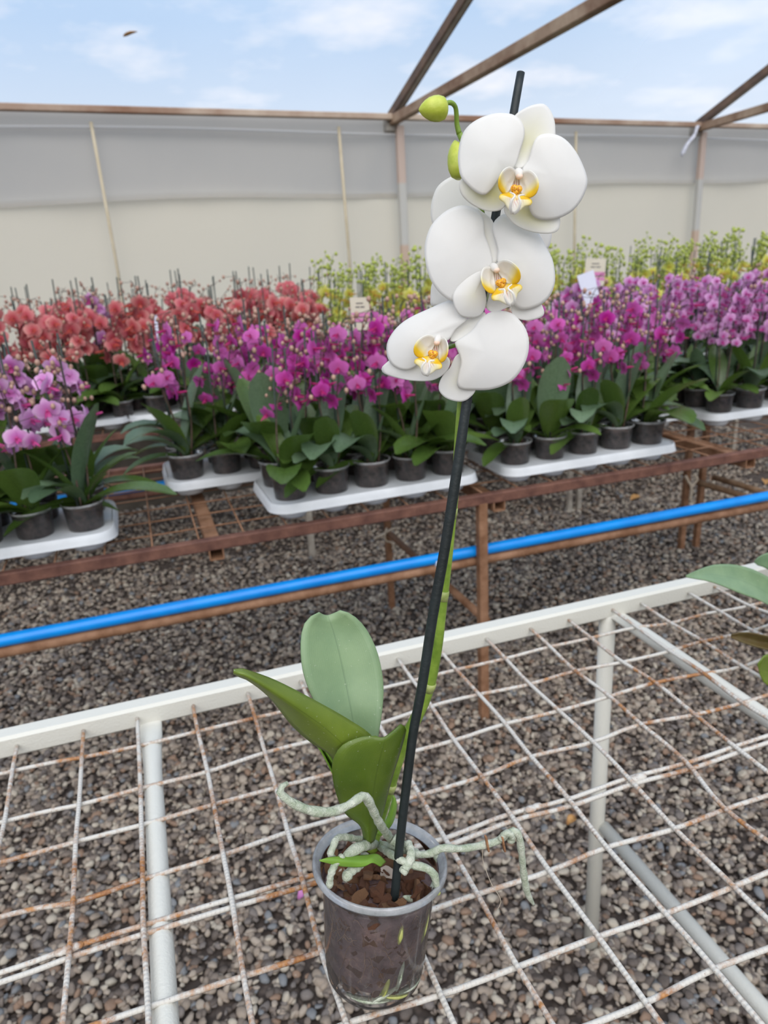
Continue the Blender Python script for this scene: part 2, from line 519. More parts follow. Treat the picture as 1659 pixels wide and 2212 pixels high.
STEELDARK = simple('channel_dark_rust', (0.07, 0.045, 0.035), (0.17, 0.10, 0.06), 9, 0.7, 0.3, 60)
M = Mat('post_pale')
_co = M.coord()
_z = M.n('ShaderNodeSeparateXYZ', {0: _co}).outputs['Z']
_c = M.ramp(M.math('MULTIPLY', _z, 0.4), [(0.0, (0.48, 0.36, 0.28)), (0.585, (0.48, 0.36, 0.28)), (0.59, (0.46, 0.45, 0.42)), (0.735, (0.46, 0.45, 0.42)), (0.74, (0.50, 0.39, 0.33))])
POSTM = M.done(M.principled(_c, 0.8))
CORD = simple('cord_tan', (0.42, 0.36, 0.25), (0.50, 0.44, 0.32), 10, 0.8, 0.1)

# ================================================================== ground
fl = MB()
fl.add([(-14, -6, 0), (24, -6, 0), (24, 16, 0), (-14, 16, 0)], [(0, 1, 2, 3)])
floor = tag(fl.build('floor', SOIL, smooth=False), 'damp dark soil ground under the gravel and benches', kind='structure')

# pebble shapes (icospheres, squashed and dented)
def pebble_mesh(k, sub=2):
    import bmesh
    rng = random.Random(100 + k)
    bm = bmesh.new()
    bmesh.ops.create_icosphere(bm, subdivisions=sub, radius=1.0)
    off = Vector((rng.uniform(0, 50), rng.uniform(0, 50), 0))
    cuts = [(Vector((rng.gauss(0, 1), rng.gauss(0, 1), rng.gauss(0, 1))).normalized(), rng.uniform(0.58, 0.88)) for _ in range(9)]
    sx, sy, sz = 1.0, rng.uniform(0.60, 0.85), rng.uniform(0.38, 0.58)
    for v in bm.verts:
        p = v.co.normalized()
        for nrm, d in cuts:
            e = p.dot(nrm) - d
            if e > 0: p = p - nrm * e * 0.92
        p = p * (1 + 0.12 * mnoise.noise(p * 1.3 + off))
        v.co = Vector((p.x * sx, p.y * sy, p.z * sz))
    me = bpy.data.meshes.new('pebble')
    bm.to_mesh(me); bm.free()
    me.polygons.foreach_set('use_smooth', [True] * len(me.polygons))
    me.materials.append(PEBBLE)
    return me
PEB = [pebble_mesh(k) for k in range(9)]
pcol = bpy.data.collections.new('pebble_shapes')
for k, me in enumerate(PEB):
    pcol.objects.link(bpy.data.objects.new('pebble_shape', me))

rng = np.random.default_rng(5)
def in_view(P, marg=60):
    d = P - np.array(CAM)
    q = np.stack([d @ np.array(CR), d @ np.array(CU), d @ np.array(CF)], 1)
    u = 829.5 + F_PX * q[:, 0] / q[:, 2]; v = 1106 - F_PX * q[:, 1] / q[:, 2]
    return (u > -marg) & (u < W_PX + marg) & (v > 0) & (v < H_PX + marg) & (q[:, 2] > 0), q[:, 2], u, v
def scatter(x0, x1, y0, y1, dens, rmin, rmax, layer):
    n = int((x1 - x0) * (y1 - y0) * dens)
    P = np.stack([rng.uniform(x0, x1, n), rng.uniform(y0, y1, n), np.zeros(n)], 1)
    r = rmin + (rmax - rmin) * rng.beta(1.6, 2.6, n)
    P[:, 2] = r * 0.35 + layer * rng.uniform(0, 1, n)
    return P, r
Pn, rn = scatter(-1.6, 3.4, 0.3, 3.4, 4400, 0.0060, 0.0190, 0.012)
Pf, rf = scatter(-2.2, 4.4, 3.4, 5.0, 2000, 0.009, 0.018, 0.008)
Pm, rm_ = scatter(-1.0, 1.9, 0.5, 2.3, 2600, 0.0055, 0.0170, 0.009)
Pp = np.concatenate([Pn, Pf, Pm]); rr = np.concatenate([rn, rf, rm_])
ok, dep, uu, vv = in_view(Pp, 260)
keep = np.ones(len(Pp), bool)
Pp, rr, dep, uu, vv = Pp[keep], rr[keep], dep[keep], uu[keep], vv[keep]
# the 300 stones that show largest: in frame, in the foreground
vis = ok & (uu > 15) & (uu < W_PX - 15) & (vv > 1600) & (vv < H_PX - 15) & (Pp[:, 2] > rr * 0.35 + 0.004)
score = np.where(vis, rr / dep, 0)
big = np.argsort(-score)[:300]
mask = np.ones(len(Pp), bool); mask[big] = False
for i in big:
    me = PEB[int(rng.integers(0, 9))]
    rot = Euler((rng.normal(0, 0.35), rng.normal(0, 0.35), rng.uniform(0, 6.28)))
    mw = Matrix.LocRotScale(Vector(Pp[i]), rot, Vector((rr[i],) * 3))
    linkmesh('pebble', me, floor, mw)
Pp, rr = Pp[mask], rr[mask]
gm = bpy.data.meshes.new('gravel')
gm.vertices.add(len(Pp)); gm.vertices.foreach_set('co', Pp.astype(np.float32).ravel())
a = gm.attributes.new('rot', 'FLOAT_VECTOR', 'POINT')
a.data.foreach_set('vector', np.stack([rng.normal(0, 0.35, len(Pp)), rng.normal(0, 0.35, len(Pp)), rng.uniform(0, 6.28, len(Pp))], 1).astype(np.float32).ravel())
a = gm.attributes.new('siz', 'FLOAT', 'POINT'); a.data.foreach_set('value', rr.astype(np.float32))
a = gm.attributes.new('idx', 'INT', 'POINT'); a.data.foreach_set('value', rng.integers(0, 9, len(Pp)).astype(np.int32))
gravel = bpy.data.objects.new('gravel', gm); COL.objects.link(gravel); gravel.parent = floor
tag(gravel, 'mixed grey and brown gravel covering the ground', kind='stuff')
ng = bpy.data.node_groups.new('gravel_stones', 'GeometryNodeTree')
ng.interface.new_socket('Geometry', in_out='INPUT', socket_type='NodeSocketGeometry')
ng.interface.new_socket('Geometry', in_out='OUTPUT', socket_type='NodeSocketGeometry')
gi = ng.nodes.new('NodeGroupInput'); go = ng.nodes.new('NodeGroupOutput')
iop = ng.nodes.new('GeometryNodeInstanceOnPoints')
ci = ng.nodes.new('GeometryNodeCollectionInfo'); ci.inputs['Collection'].default_value = pcol
ci.inputs['Separate Children'].default_value = True; ci.inputs['Reset Children'].default_value = True
def nattr(nm, ty):
    x = ng.nodes.new('GeometryNodeInputNamedAttribute'); x.data_type = ty; x.inputs[0].default_value = nm
    return x.outputs[0]
ng.links.new(gi.outputs[0], iop.inputs['Points']); ng.links.new(ci.outputs[0], iop.inputs['Instance'])
iop.inputs['Pick Instance'].default_value = True
ng.links.new(nattr('idx', 'INT'), iop.inputs['Instance Index'])
e2r = ng.nodes.new('FunctionNodeEulerToRotation')
ng.links.new(nattr('rot', 'FLOAT_VECTOR'), e2r.inputs[0]); ng.links.new(e2r.outputs[0], iop.inputs['Rotation'])
ng.links.new(nattr('siz', 'FLOAT'), iop.inputs['Scale'])
ng.links.new(iop.outputs[0], go.inputs[0])
gravel.modifiers.new('stones', 'NODES').node_group = ng

# ================================================================== greenhouse shell
WS = 0.109                                        # the wall runs slightly askew to the benches
def WY(x): return 7.71 + WS * (x + 0.724)
WA = math.atan(WS)
WN = Vector((math.sin(WA), -math.cos(WA), 0))      # from the wall towards the camera
EZ = 1.40
def wall_pt(x, z, off=0.0):
    return U(x, WY(x), z) + WN * off
def wall_grid(x0, x1, nx, zf0, zf1, nz_, amp, off, seed):
    mb = MB(); vs = []; fs = []
    for i in range(nx + 1):
        x = x0 + (x1 - x0) * i / nx
        za, zb = zf0(x), zf1(x)
        for j in range(nz_ + 1):
            z = za + (zb - za) * j / nz_
            w = amp * mnoise.noise(Vector((x * 0.8 + seed, z * 1.1, seed))) + amp * 0.4 * mnoise.noise(Vector((x * 2.3, z * 2.9 + x * 1.5, seed)))
            vs.append(wall_pt(x, z, off + w))
    for i in range(nx):
        for j in range(nz_):
            a_ = i * (nz_ + 1) + j
            fs.append((a_, a_ + nz_ + 1, a_ + nz_ + 2, a_ + 1))
    return mb.add(vs, fs)
zh = (atY(400, 434, 7.85).z / S - GZ)
def hemz(x): return zh + 0.03 * math.sin(x * 1.3 + 0.4) + (0.06 * (x - 2.0) * 0.3 if x > 2 else 0)
wall = wall_grid(-8, 28, 130, lambda x: -GZ, lambda x: hemz(x) + 0.06, 14, 0.02, -0.05, 3.1).build('wall_back', SHEET)
tag(wall, 'beige translucent plastic sheet wall of the greenhouse', kind='structure')
cur = wall_grid(-8, 28, 150, hemz, lambda x: EZ + 0.03, 12, 0.025, -0.02, 8.7).build('curtain', CURTAIN, wall)
cur['label'] = 'grey upper plastic curtain layer of the wall'
hm = MB(); hm.tube([wall_pt(x, EZ - 0.17 + 0.015 * math.sin(x * 1.1 + 1), 0.02) for x in np.linspace(-8, 28, 100)], 0.009, 6)
hm.build('hem_fold', HEM, wall)
bm_ = MB()
xs = np.linspace(-5, 15, 30)
for i in range(29):
    pass
eb = MB().bar(wall_pt(-8, EZ - 0.025, 0.05), wall_pt(28, EZ - 0.025, 0.05), 0.045, 0.034, bev=0.004).build('eave_beam', simple('eave_timber', (0.24, 0.13, 0.08), (0.55, 0.45, 0.36), 1.6, 0.75, 0.3, 40), wall, False)
TRX = [-5.73, -1.38, 2.967, 7.31, 11.65, 16.0, 20.3, 24.7]
for x in TRX:
    MB().bar(wall_pt(x + 0.07, -GZ, 0.03), wall_pt(x + 0.07, EZ - 0.1, 0.03), 0.05, 0.04, up=WN, bev=0.004).build('post', POSTM, wall, False)
for x in (-3.4, -0.02, 2.35, 5.35, 9.7, 13.8):
    MB().tube([wall_pt(x, -GZ, 0.03), wall_pt(x + 0.02, 0, 0.035), wall_pt(x, EZ - 0.12, 0.03)], 0.010, 6).build('cord', CORD, wall)

MB().bar(wall_pt(-8, -1.75, 0.06), wall_pt(28, -1.75, 0.06), 0.04, 0.72, bev=0.004).build('base_board', simple('board_dark', (0.05, 0.04, 0.03), (0.11, 0.09, 0.07), 6, 0.8, 0.3), wall, False)
# roof film: rises from the eave towards and over the camera, then falls again
SL = 0.42
RIDGE = 6.2
def roof_pt(x, t, off=0.0):
    base = Vector((x, WY(x), EZ + 0.03))
    h = SL * (t if t < RIDGE else 2 * RIDGE - t)
    p = Vector((base.x + WN.x * t, base.y + WN.y * t, base.z + h))
    return U(p.x, p.y, p.z) + Vector((0, 0, off))
rf_ = MB(); vs = []; fs = []
ts = list(np.linspace(-0.25, RIDGE, 14)) + list(np.linspace(RIDGE, 2 * RIDGE, 10))[1:]
nx = 64
for i in range(nx + 1):
    x = -8 + 36 * i / nx
    for t in ts:
        vs.append(roof_pt(x, t, 0.02 + 0.012 * mnoise.noise(Vector((x, t, 0)))))
k = len(ts)
for i in range(nx):
    for j in range(k - 1):
        fs.append((i * k + j, i * k + j + 1, (i + 1) * k + j + 1, (i + 1) * k + j))
roof = tag(rf_.add(vs, fs).build('ceiling', FILM), 'clear plastic film roof with sky showing through', kind='structure')
for x in TRX:
    a0, a1 = roof_pt(x, 0.0, -0.03), roof_pt(x, RIDGE, -0.03)
    r_ = MB().bar(a0, a1, 0.048, 0.05).build('rafter', STEELDARK, roof, False)
    MB().bar(a0 + Vector((0, 0, -0.027)), a1 + Vector((0, 0, -0.027)), 0.026, 0.006).build('channel_face', STEELGREY, r_, False)
    b0 = roof_pt(x, 0.0, -0.05)
    tdir = Vector((WN.x, WN.y, 0.055))
    MB().bar(b0 + tdir * 0.02, b0 + tdir * (RIDGE * 2 * S), 0.05, 0.055, bev=0.004).build('tie_beam', TIMBER, roof, False)
    MB().box(b0 + Vector((0, 0, -0.01)), 0.09, 0.06, 0.10, Matrix.Rotation(WA, 3, 'Z'), bev=0.006).build('joint_plate', STEELGREY, roof, False)
MB().bar(roof_pt(-8, RIDGE, -0.03), roof_pt(28, RIDGE, -0.03), 0.05, 0.05).build('ridge_beam', TIMBER, roof, False)
# bits stuck on the film and tied to the frame
dl = MB(); c0 = atY(283, 73, 6.6)
lf = MB()
p_ = [atY(267, 79, 6.65), atY(280, 71, 6.6), atY(297, 68, 6.57)]
lf.tube(catmull(p_, 6), [0.003, 0.012, 0.016, 0.015, 0.010, 0.002], 6, sq=0.3)
tag(lf.build('stray_leaf', DRYLEAF), 'small dry leaf lying on the clear roof film', 'leaf')
ps = MB()
sp_ = [atY(1506, 272, 8.45), atY(1500, 292, 8.42), atY(1484, 312, 8.4), atY(1472, 338, 8.4)]
ps.tube(catmull(sp_, 10), [0.02, 0.014, 0.012, 0.016, 0.018, 0.014, 0.016, 0.018, 0.02, 0.006], 7, sq=0.4)
tag(ps.build('plastic_strip', simple('plastic_lilac', (0.42, 0.43, 0.50), (0.60, 0.60, 0.66), 30, 0.5, 0.4)), 'knotted scrap of pale plastic hanging from the roof joint', 'plastic strip')

# ================================================================== white wire bench
XJ = [-0.377, -0.239, -0.123, 0.015, 0.138, 0.276, 0.401, 0.537, 0.658, 0.796, 0.925, 1.059, 1.198, 1.313, 1.472, 1.587]
YL = [1.598, 1.505, 1.368, 1.246, 1.114, 0.997, 0.856, 0.717, 0.604]
GRID = {  # measured crossings of the welded mesh: (cross rod, long rod): image point
(0,1):(27.5,1659),(0,2):(11,1767),(1,1):(177,1630),(1,2):(171,1732),(1,3):(164,1811),(1,4):(158,1943),(1,5):(151,2040),
(2,1):(299,1605),(2,2):(303,1696),(2,3):(305,1775),(2,4):(308,1892),(2,5):(309,1991),(2,6):(319,2167),
(3,1):(426,1574),(3,2):(447,1661),(3,3):(460.5,1731),(3,4):(481,1840),(3,5):(499,1934),(3,6):(525,2101),
(4,1):(549.5,1545),(4,2):(570.7,1619.7),(4,3):(594,1695.6),(4,4):(620,1791),(4,5):(650.5,1890.5),(4,6):(692,2048),(4,7):(746,2203),
(5,7):(949,2142),(6,5):(958,1805),(6,6):(1028,1925),(6,7):(1114,2082),
(7,1):(889,1465.6),(7,2):(929,1520),(7,3):(978,1594),(7,4):(1037,1672),(7,5):(1098,1752),(7,6):(1183,1876),(7,7):(1288,2017),(7,8):(1391,2160),
(8,1):(982,1442),(8,2):(1030.6,1495),(8,3):(1087.6,1558.5),(8,4):(1143,1629),(8,5):(1224.5,1721),(8,6):(1306,1824.5),(8,7):(1433,1967.5),(8,8):(1538,2086.7),
(9,2):(1140.4,1473.5),(9,3):(1202.8,1530.7),(9,4):(1276.9,1598),(9,5):(1353,1675.5),(9,6):(1453,1784.7),(9,7):(1580,1910),
(10,1):(1184,1392.6),(10,2):(1238,1444.8),(10,3):(1312,1500),(10,4):(1379.6,1559.4),(10,5):(1479,1643),(10,6):(1562,1743),
(11,1):(1271.8,1374),(11,2):(1339,1426),(11,3):(1410,1470),(11,4):(1496,1539),(11,5):(1581.8,1608),
(12,1):(1369.5,1350.5),(12,2):(1442,1402.7),(12,3):(1514,1450),(12,4):(1598.6,1514),
(13,1):(1443.7,1342),(13,2):(1512.7,1380.8),(13,3):(1598.7,1436),(14,1):(1546.4,1315),(14,2):(1620.6,1359),(15,1):(1612,1305)}
BX0, BX1, BYN, BYR = -1.75, 3.05, 0.20, 1.605
ROD_R = 0.0027
wb = tag(empty('wire_bench', U(0, 1.6, -GZ)), 'white painted metal bench with rust-spotted welded wire mesh top', 'bench')
def wpart(mb, name, mats, smooth=True, auto=None):
    o = mb.build(name, mats, wb, smooth, auto=auto)
    o.matrix_parent_inverse = wb.matrix_world.inverted() if False else Matrix.Translation(-wb.location)
    return o
RZ = -0.999
rail = MB().bar(U(BX0, BYR + 0.024, RZ), U(BX1, BYR + 0.024, RZ), 0.029, 0.033, bev=0.004)
wpart(rail, 'frame_rail', FRAME, False)
wpart(MB().bar(U(BX0, BYN - 0.024, RZ), U(BX1, BYN - 0.024, RZ), 0.029, 0.033, bev=0.004), 'frame_rail', FRAME, False)
for x in (BX0, BX1):
    wpart(MB().bar(U(x, BYN, RZ), U(x, BYR, RZ), 0.029, 0.033, bev=0.004), 'frame_rail', FRAME, False)
# cross rods
rr_ = random.Random(3)
allx = [-0.377 - 0.13 * k for k in range(10, 0, -1)] + XJ + [1.587 + 0.132 * k for k in range(1, 11)]
n0 = 10
for q, x in enumerate(allx):
    j = q - n0
    pts = [U(x, BYR + 0.006, -0.999)]
    got = sorted([l for (a_, l) in GRID if a_ == j])
    if got:
        mp_ = [atZ(*GRID[(j, l)], -1.0) for l in got]
        # neutral extension from the fitted spacing
        for l in range(1, 9):
            if l in got: pts.append(mp_[got.index(l)])
            else: pts.append(U(x, YL[l] if l < len(YL) else 0.604, -1.0))
        pts.append(U(x, BYN, -1.0))
        pts[0] = U(pts[1].x / S + (0.0), BYR + 0.006, -0.998)
    else:
        pts += [U(x + rr_.uniform(-.006, .006), y, -1.0) for y in (1.4, 1.0, 0.6)] + [U(x, BYN, -1.0)]
    wpart(MB().tube(catmull(pts, 44), ROD_R, 8), 'rod', ROD)
# long rods just under them
def long_rod(l, y, dy=0.0, dz=0.0):
    pts = []
    for j, x in enumerate(XJ):
        if (j, l) in GRID:
            p = atZ(*GRID[(j, l)], -1.0)
        else:
            p = U(x, y, -1.0)
        pts.append(p + Vector((0, dy * S, -0.0046 + dz)))
    a_, b_ = pts[0].y, pts[-1].y
    pts = [Vector((BX0 * S, a_, pts[0].z)), Vector((-1.0 * S, a_, pts[0].z))] + pts + [Vector((2.3 * S, b_, pts[0].z)), Vector((BX1 * S, b_, pts[0].z))]
    wpart(MB().tube(catmull(pts, 90), ROD_R, 8), 'rod', ROD)
for l in range(1, 9):
    long_rod(l, YL[l])
    if l == 5: long_rod(5, YL[5], -0.017, -0.0005)
for y in (0.475, 0.35):
    wpart(MB().tube([U(BX0, y, -1.0) - Vector((0, 0, .0046)), U(BX1, y, -1.0) - Vector((0, 0, .0046))], ROD_R, 8), 'rod', ROD)
# weld lumps on the doubled rod and along the cross tubes
for (u, v, r) in ((1383, 1678, 0.006), (1370, 1684, 0.006), (1160, 1742, 0.005), (1146, 1748, 0.0055), (150, 2050, 0.006), (165, 2044, 0.005), (133, 2056, 0.005)):
    o = wpart(MB().ball(atZ(u, v, -1.005), r, 8, 6, 0, (1.5, 0.9, 0.7)), 'weld', ROD)
# cross tubes under the mesh, flattened where they meet the rail
TZ = -1.0 - (0.0046 + ROD_R + 0.0100) / S
def cross_tube(p0, p1, r):
    a_, b_ = atZ(*p0, TZ), atZ(*p1, TZ)
    d = (b_ - a_) / (b_.y - a_.y)
    st = a_ + d * ((BYR + 0.01) * S - a_.y); en = a_ + d * (BYN * S - a_.y)
    st.z += 0.004
    pts = [st + (en - st) * t for t in (0, 0.02, 0.05, 0.09, 0.14, 0.3, 0.6, 1)]
    mb = MB(); seg = 14; vs = []; fs = []
    for i, p in enumerate(pts):
        fx, fz = [(1.35, .35), (1.35, .38), (1.3, .6), (1.1, .9), (1, 1), (1, 1), (1, 1), (1, 1)][i]
        for k in range(seg):
            t = 2 * math.pi * k / seg
            vs.append(p + Vector((math.cos(t) * r * fx, 0, math.sin(t) * r * fz)))
    for i in range(len(pts) - 1):
        for k in range(seg):
            fs.append((i * seg + k, i * seg + (k + 1) % seg, (i + 1) * seg + (k + 1) % seg, (i + 1) * seg + k))
    fs.append(tuple(range(seg))); fs.append(tuple((len(pts) - 1) * seg + k for k in range(seg - 1, -1, -1)))
    mb.add(vs, fs)
    wpart(mb, 'cross_tube', FRAME)
cross_tube((332, 1680), (357, 2180), 0.0115)
cross_tube((1342.6, 1340), (1652.6, 1553), 0.0115)
for x in (-1.2, 2.35):
    pass
# legs and low braces
LEGX = 1.20
for x in (LEGX, -1.45, 2.85):
    for y in (BYR + 0.02, BYN):
        wpart(MB().tube([U(x, y, -GZ - 0.02), U(x, y, -1.02)], 0.0145, 16), 'leg', FRAME)
    wpart(MB().tube([U(x + 0.012, BYR, -1.785), U(x + 0.012, BYN, -1.785)], 0.0125, 14), 'brace', FRAME)

# ================================================================== rusty benches
RB_Z = -1.10
def rust_bench(name, y0, y1, x0, x1, label, legs, legmat, step, rodr, tubes):
    b = tag(empty(name, U((x0 + x1) / 2, y0, -GZ)), label, 'bench')
    inv = Matrix.Translation(-b.location)
    def part(mb, nm, m_, smooth=True, auto=None):
        o = mb.build(nm, m_, b, smooth, auto=auto); o.matrix_parent_inverse = inv; return o
    for y in (y0, y1):
        part(MB().bar(U(x0, y, RB_Z - 0.005), U(x1, y, RB_Z - 0.005), 0.026, 0.030, bev=0.003), 'frame_rail', RUST, False)
    for x in (x0, x1):
        part(MB().bar(U(x, y0, RB_Z - 0.005), U(x, y1, RB_Z - 0.005), 0.026, 0.030, bev=0.003), 'frame_rail', RUST, False)
    n = int((x1 - x0) / step)
    for i in range(1, n):
        x = x0 + i * step
        part(MB().tube([U(x, y0, RB_Z + 0.014), U(x + 0.004, y1, RB_Z + 0.014)], rodr, 6), 'rod', RUST_LIGHT)
    m_ = int((y1 - y0) / step)
    for i in range(1, m_ + 1):
        y = y0 + i * step
        part(MB().tube([U(x0, y, RB_Z + 0.008), U(x1, y, RB_Z + 0.008)], rodr, 6), 'rod', RUST_LIGHT)
    for x in tubes:
        tb = MB()                                             # open-ended square tube
        w, h, t_ = 0.034, 0.030, 0.003
        ya, yb = y0 - 0.02, y1
        zc = RB_Z - 0.034
        for dx, dz, ww, hh in ((-w / 2, 0, t_, h), (w / 2, 0, t_, h), (0, -h / 2, w, t_), (0, h / 2, w, t_)):
            a_, c_ = U(x, ya, zc), U(x, yb, zc)
            o_ = Vector((dx, 0, dz - 0.008))
            tb.bar(a_ + o_, c_ + o_, ww, hh)
        part(tb, 'cross_tube', RUST_LIGHT, False)
    for (x, y, w) in legs:
        part(MB().bar(U(x, y, -GZ - 0.02), U(x, y, RB_Z - 0.02), w, w, up=(0, 1, 0), bev=0.002), 'leg', legmat, False)
    return b, part
xt1 = atY(467, 1190, 2.97).x / S; xt2 = atY(1078, 1095, 2.97).x / S
rb, rpart = rust_bench('rusty_bench', 2.985, 4.42, -1.75, 4.95, 'rust brown metal bench carrying trays of pink and magenta orchids', [(1.462, 2.985, 0.027), (-1.6, 2.985, 0.027), (4.8, 2.985, 0.027), (1.446, 4.381, 0.024), (3.875, 4.36, 0.026), (4.02, 4.36, 0.026), (-1.6, 4.381, 0.024)], RUST_LIGHT, 0.19, 0.0022, [xt1, xt2, 3.05, -0.9])
b3, b3part = rust_bench('rusty_bench', 5.50, 6.95, -2.2, 6.9, 'rear rusty bench carrying salmon and yellow orchids before the sheet wall', [(1.164, 5.56, 0.030), (3.607, 5.54, 0.026), (3.72, 5.56, 0.026), (-1.9, 5.52, 0.028), (6.2, 5.54, 0.028), (1.2, 6.9, 0.026), (3.9, 6.9, 0.026), (-1.9, 6.9, 0.026), (6.2, 6.9, 0.026)], PALEWOOD, 0.24, 0.0022, [0.4, 2.4, 4.4])
# low pipe rail behind the front legs, diagonal braces, string
PZ = -1.388
rpart(MB().tube([U(-1.75, 3.035, PZ - 0.052), U(1.5, 3.035, PZ - 0.052), U(4.95, 3.035, PZ - 0.066)], 0.0145, 12), 'low_rail', RUST_LIGHT)
a_ = atY(838, 1150, 4.36); c_ = atY(1052, 1342, 3.0)
rpart(MB().tube([a_, c_], 0.0125, 10), 'brace', RUST_LIGHT)
a_ = atY(1503, 1040, 4.32); c_ = atY(1640, 1082, 3.9)
rpart(MB().tube([a_, c_ + (c_ - a_) * 0.6], 0.014, 10), 'brace', WOODPOLE)
a_ = atY(1540, 1030, 4.34); c_ = atY(1659, 1066, 3.95)
rpart(MB().tube([a_, c_ + (c_ - a_) * 0.5], 0.014, 10), 'brace', WOODPOLE)
def px_tube(pts, y, r, n=14, seg=6):
    P = [atY(p[0], p[1], p[2] if len(p) > 2 else y) for p in pts]
    return MB().tube(catmull(P, n), r, seg)
rpart(px_tube([(808, 1164), (825, 1156), (838, 1148), (850, 1142), (860, 1141)], 4.33, 0.006), 'string_tie', STRING)
rpart(px_tube([(836, 1140), (832, 1152), (834, 1168), (846, 1172), (852, 1186)], 4.32, 0.004), 'string_tie', STRING)
rpart(px_tube([(1481, 1028), (1487, 1040), (1493, 1050), (1494, 1064), (1490, 1080)], 4.3, 0.006), 'string_tie', STRING)
rpart(px_tube([(1498, 1024), (1506, 1034), (1500, 1044), (1494, 1050)], 4.3, 0.006), 'string_tie', STRING)
# blue water pipe resting on the low rail
bp = MB().tube([U(x, 3.035, PZ) for x in np.linspace(-1.9, 5.1, 12)], 0.0165, 20)
bp = tag(bp.build('water_pipe', BLUE), 'bright blue plastic water pipe lying along the rusty low rail', 'pipe')
pc = atY(940, 1212, 3.035)
MB().tube([pc + Vector((-0.004, 0, 0)), pc + Vector((0.004, 0, 0))], 0.0172, 20).build('clip', simple('clip_clear', (0.55, 0.62, 0.75), (0.65, 0.7, 0.8), 20, 0.4, 0.1), bp)
y2 = 6.3; p2 = atY(320, 1051, y2)
tag(MB().tube([Vector((-2.2 * S, y2 * S, p2.z)), Vector((7.0 * S, y2 * S, p2.z))], 0.02, 14).build('water_pipe', BLUE), 'far blue plastic pipe under the rear bench', 'pipe')
b3part(MB().tube([Vector((-2.2 * S, y2 * S, p2.z - 0.036)), Vector((6.9 * S, y2 * S, p2.z - 0.036))], 0.017, 10), 'low_rail', RUST)
for x in (-1.9, 6.2):
    b3part(MB().bar(Vector((x * S, y2 * S, -0.02)), Vector((x * S, y2 * S, p2.z - 0.03)), 0.026, 0.026, up=(0, 1, 0)), 'leg', PALEWOOD, False)

# litter on the gravel
def ground_leaf(u, v, L, w, name, m_, label, cat, rz):
    c = atZ(u, v, -GZ + 0.032)
    mb = MB(); vs = []; fs = []; ac = []
    for i in range(7):
        t = i / 6; ww = w * math.sin(math.pi * min(max(t, .04), .97)) ** 0.7
        for k in range(5):
            s_ = k / 2 - 1
            vs.append(Vector(((t - .5) * L, s_ * ww, 0.008 * s_ * s_ + 0.01 * math.sin(t * 3)))); ac.append(s_)
    for i in range(6):
        for k in range(4):
            fs.append((i * 5 + k, i * 5 + k + 1, (i + 1) * 5 + k + 1, (i + 1) * 5 + k))
    mb.add(vs, fs, across=ac)
    o = solid(mb.build(name, m_), 0.0008)
    o.location = c; o.rotation_euler = (0.15, -0.1, rz)
    return tag(o, label, cat)
ground_leaf(1234, 1776, 0.030, 0.011, 'dry_leaf', DRYLEAF, 'dry tan leaf on the gravel beside the white bench leg', 'leaf', 0.3)
ground_leaf(1372, 1077, 0.07, 0.022, 'dry_leaf', DRYLEAF, 'orange fallen leaf on the dark ground under the rusty bench', 'leaf', 0.2)
ground_leaf(1652, 1042, 0.07, 0.022, 'dry_leaf', DRYLEAF, 'orange fallen leaf lying under the rusty bench near two wooden poles', 'leaf', 0.9)
ground_leaf(655, 1936, 0.030, 0.010, 'fallen_petal', simple('petal_fallen', (0.35, 0.10, 0.30), (0.5, 0.22, 0.42), 60, 0.6, 0.1), 'small fallen magenta petal on the gravel beside the clear pot', 'petal', 0.5)

# ================================================================== potted orchids on the white bench
def loft_mb(Lp, Mp, Rp, n=26, k=9, tuck=0.0):
    A, B, C = catmull(Lp, n), catmull(Mp, n), catmull(Rp, n)
    vs, fs, ac = [], [], []
    for i in range(n):
        for j in range(k):
            s_ = 2 * j / (k - 1) - 1
            vs.append(B[i] + (C[i] - A[i]) * 0.5 * s_ + ((A[i] + C[i]) * 0.5 - B[i]) * (abs(s_) ** 1.5))
            ac.append(s_)
    for i in range(n - 1):
        for j in range(k - 1):
            fs.append((i * k + j, i * k + j + 1, (i + 1) * k + j + 1, (i + 1) * k + j))
    return MB().add(vs, fs, across=ac)
def P3(pts): return [atY(*p) for p in pts]

POT_B = U(0.197, 0.777, -1.0) + Vector((0, 0, ROD_R))
POT_AX = Vector((0.0245, 0.012, 0.19)).normalized()
POT_H = 0.1155
def axis_rot(ax):
    z = Vector(ax).normalized(); x = Vector((1, 0, 0)); x = (x - z * x.dot(z)).normalized()
    return Matrix((x, z.cross(x), z)).transposed()
PR = axis_rot(POT_AX)
wo_ = tag(empty('potted_orchid', POT_B), 'tall white moth orchid in a clear plastic pot, tied to a black stake', 'orchid')
WINV = Matrix.Translation(-POT_B)
def op(mb, name, mats, parent=None, smooth=True, auto=None):
    o = mb.build(name, mats, parent or wo_, smooth, auto=auto)
    if parent is None: o.matrix_parent_inverse = WINV
    return o

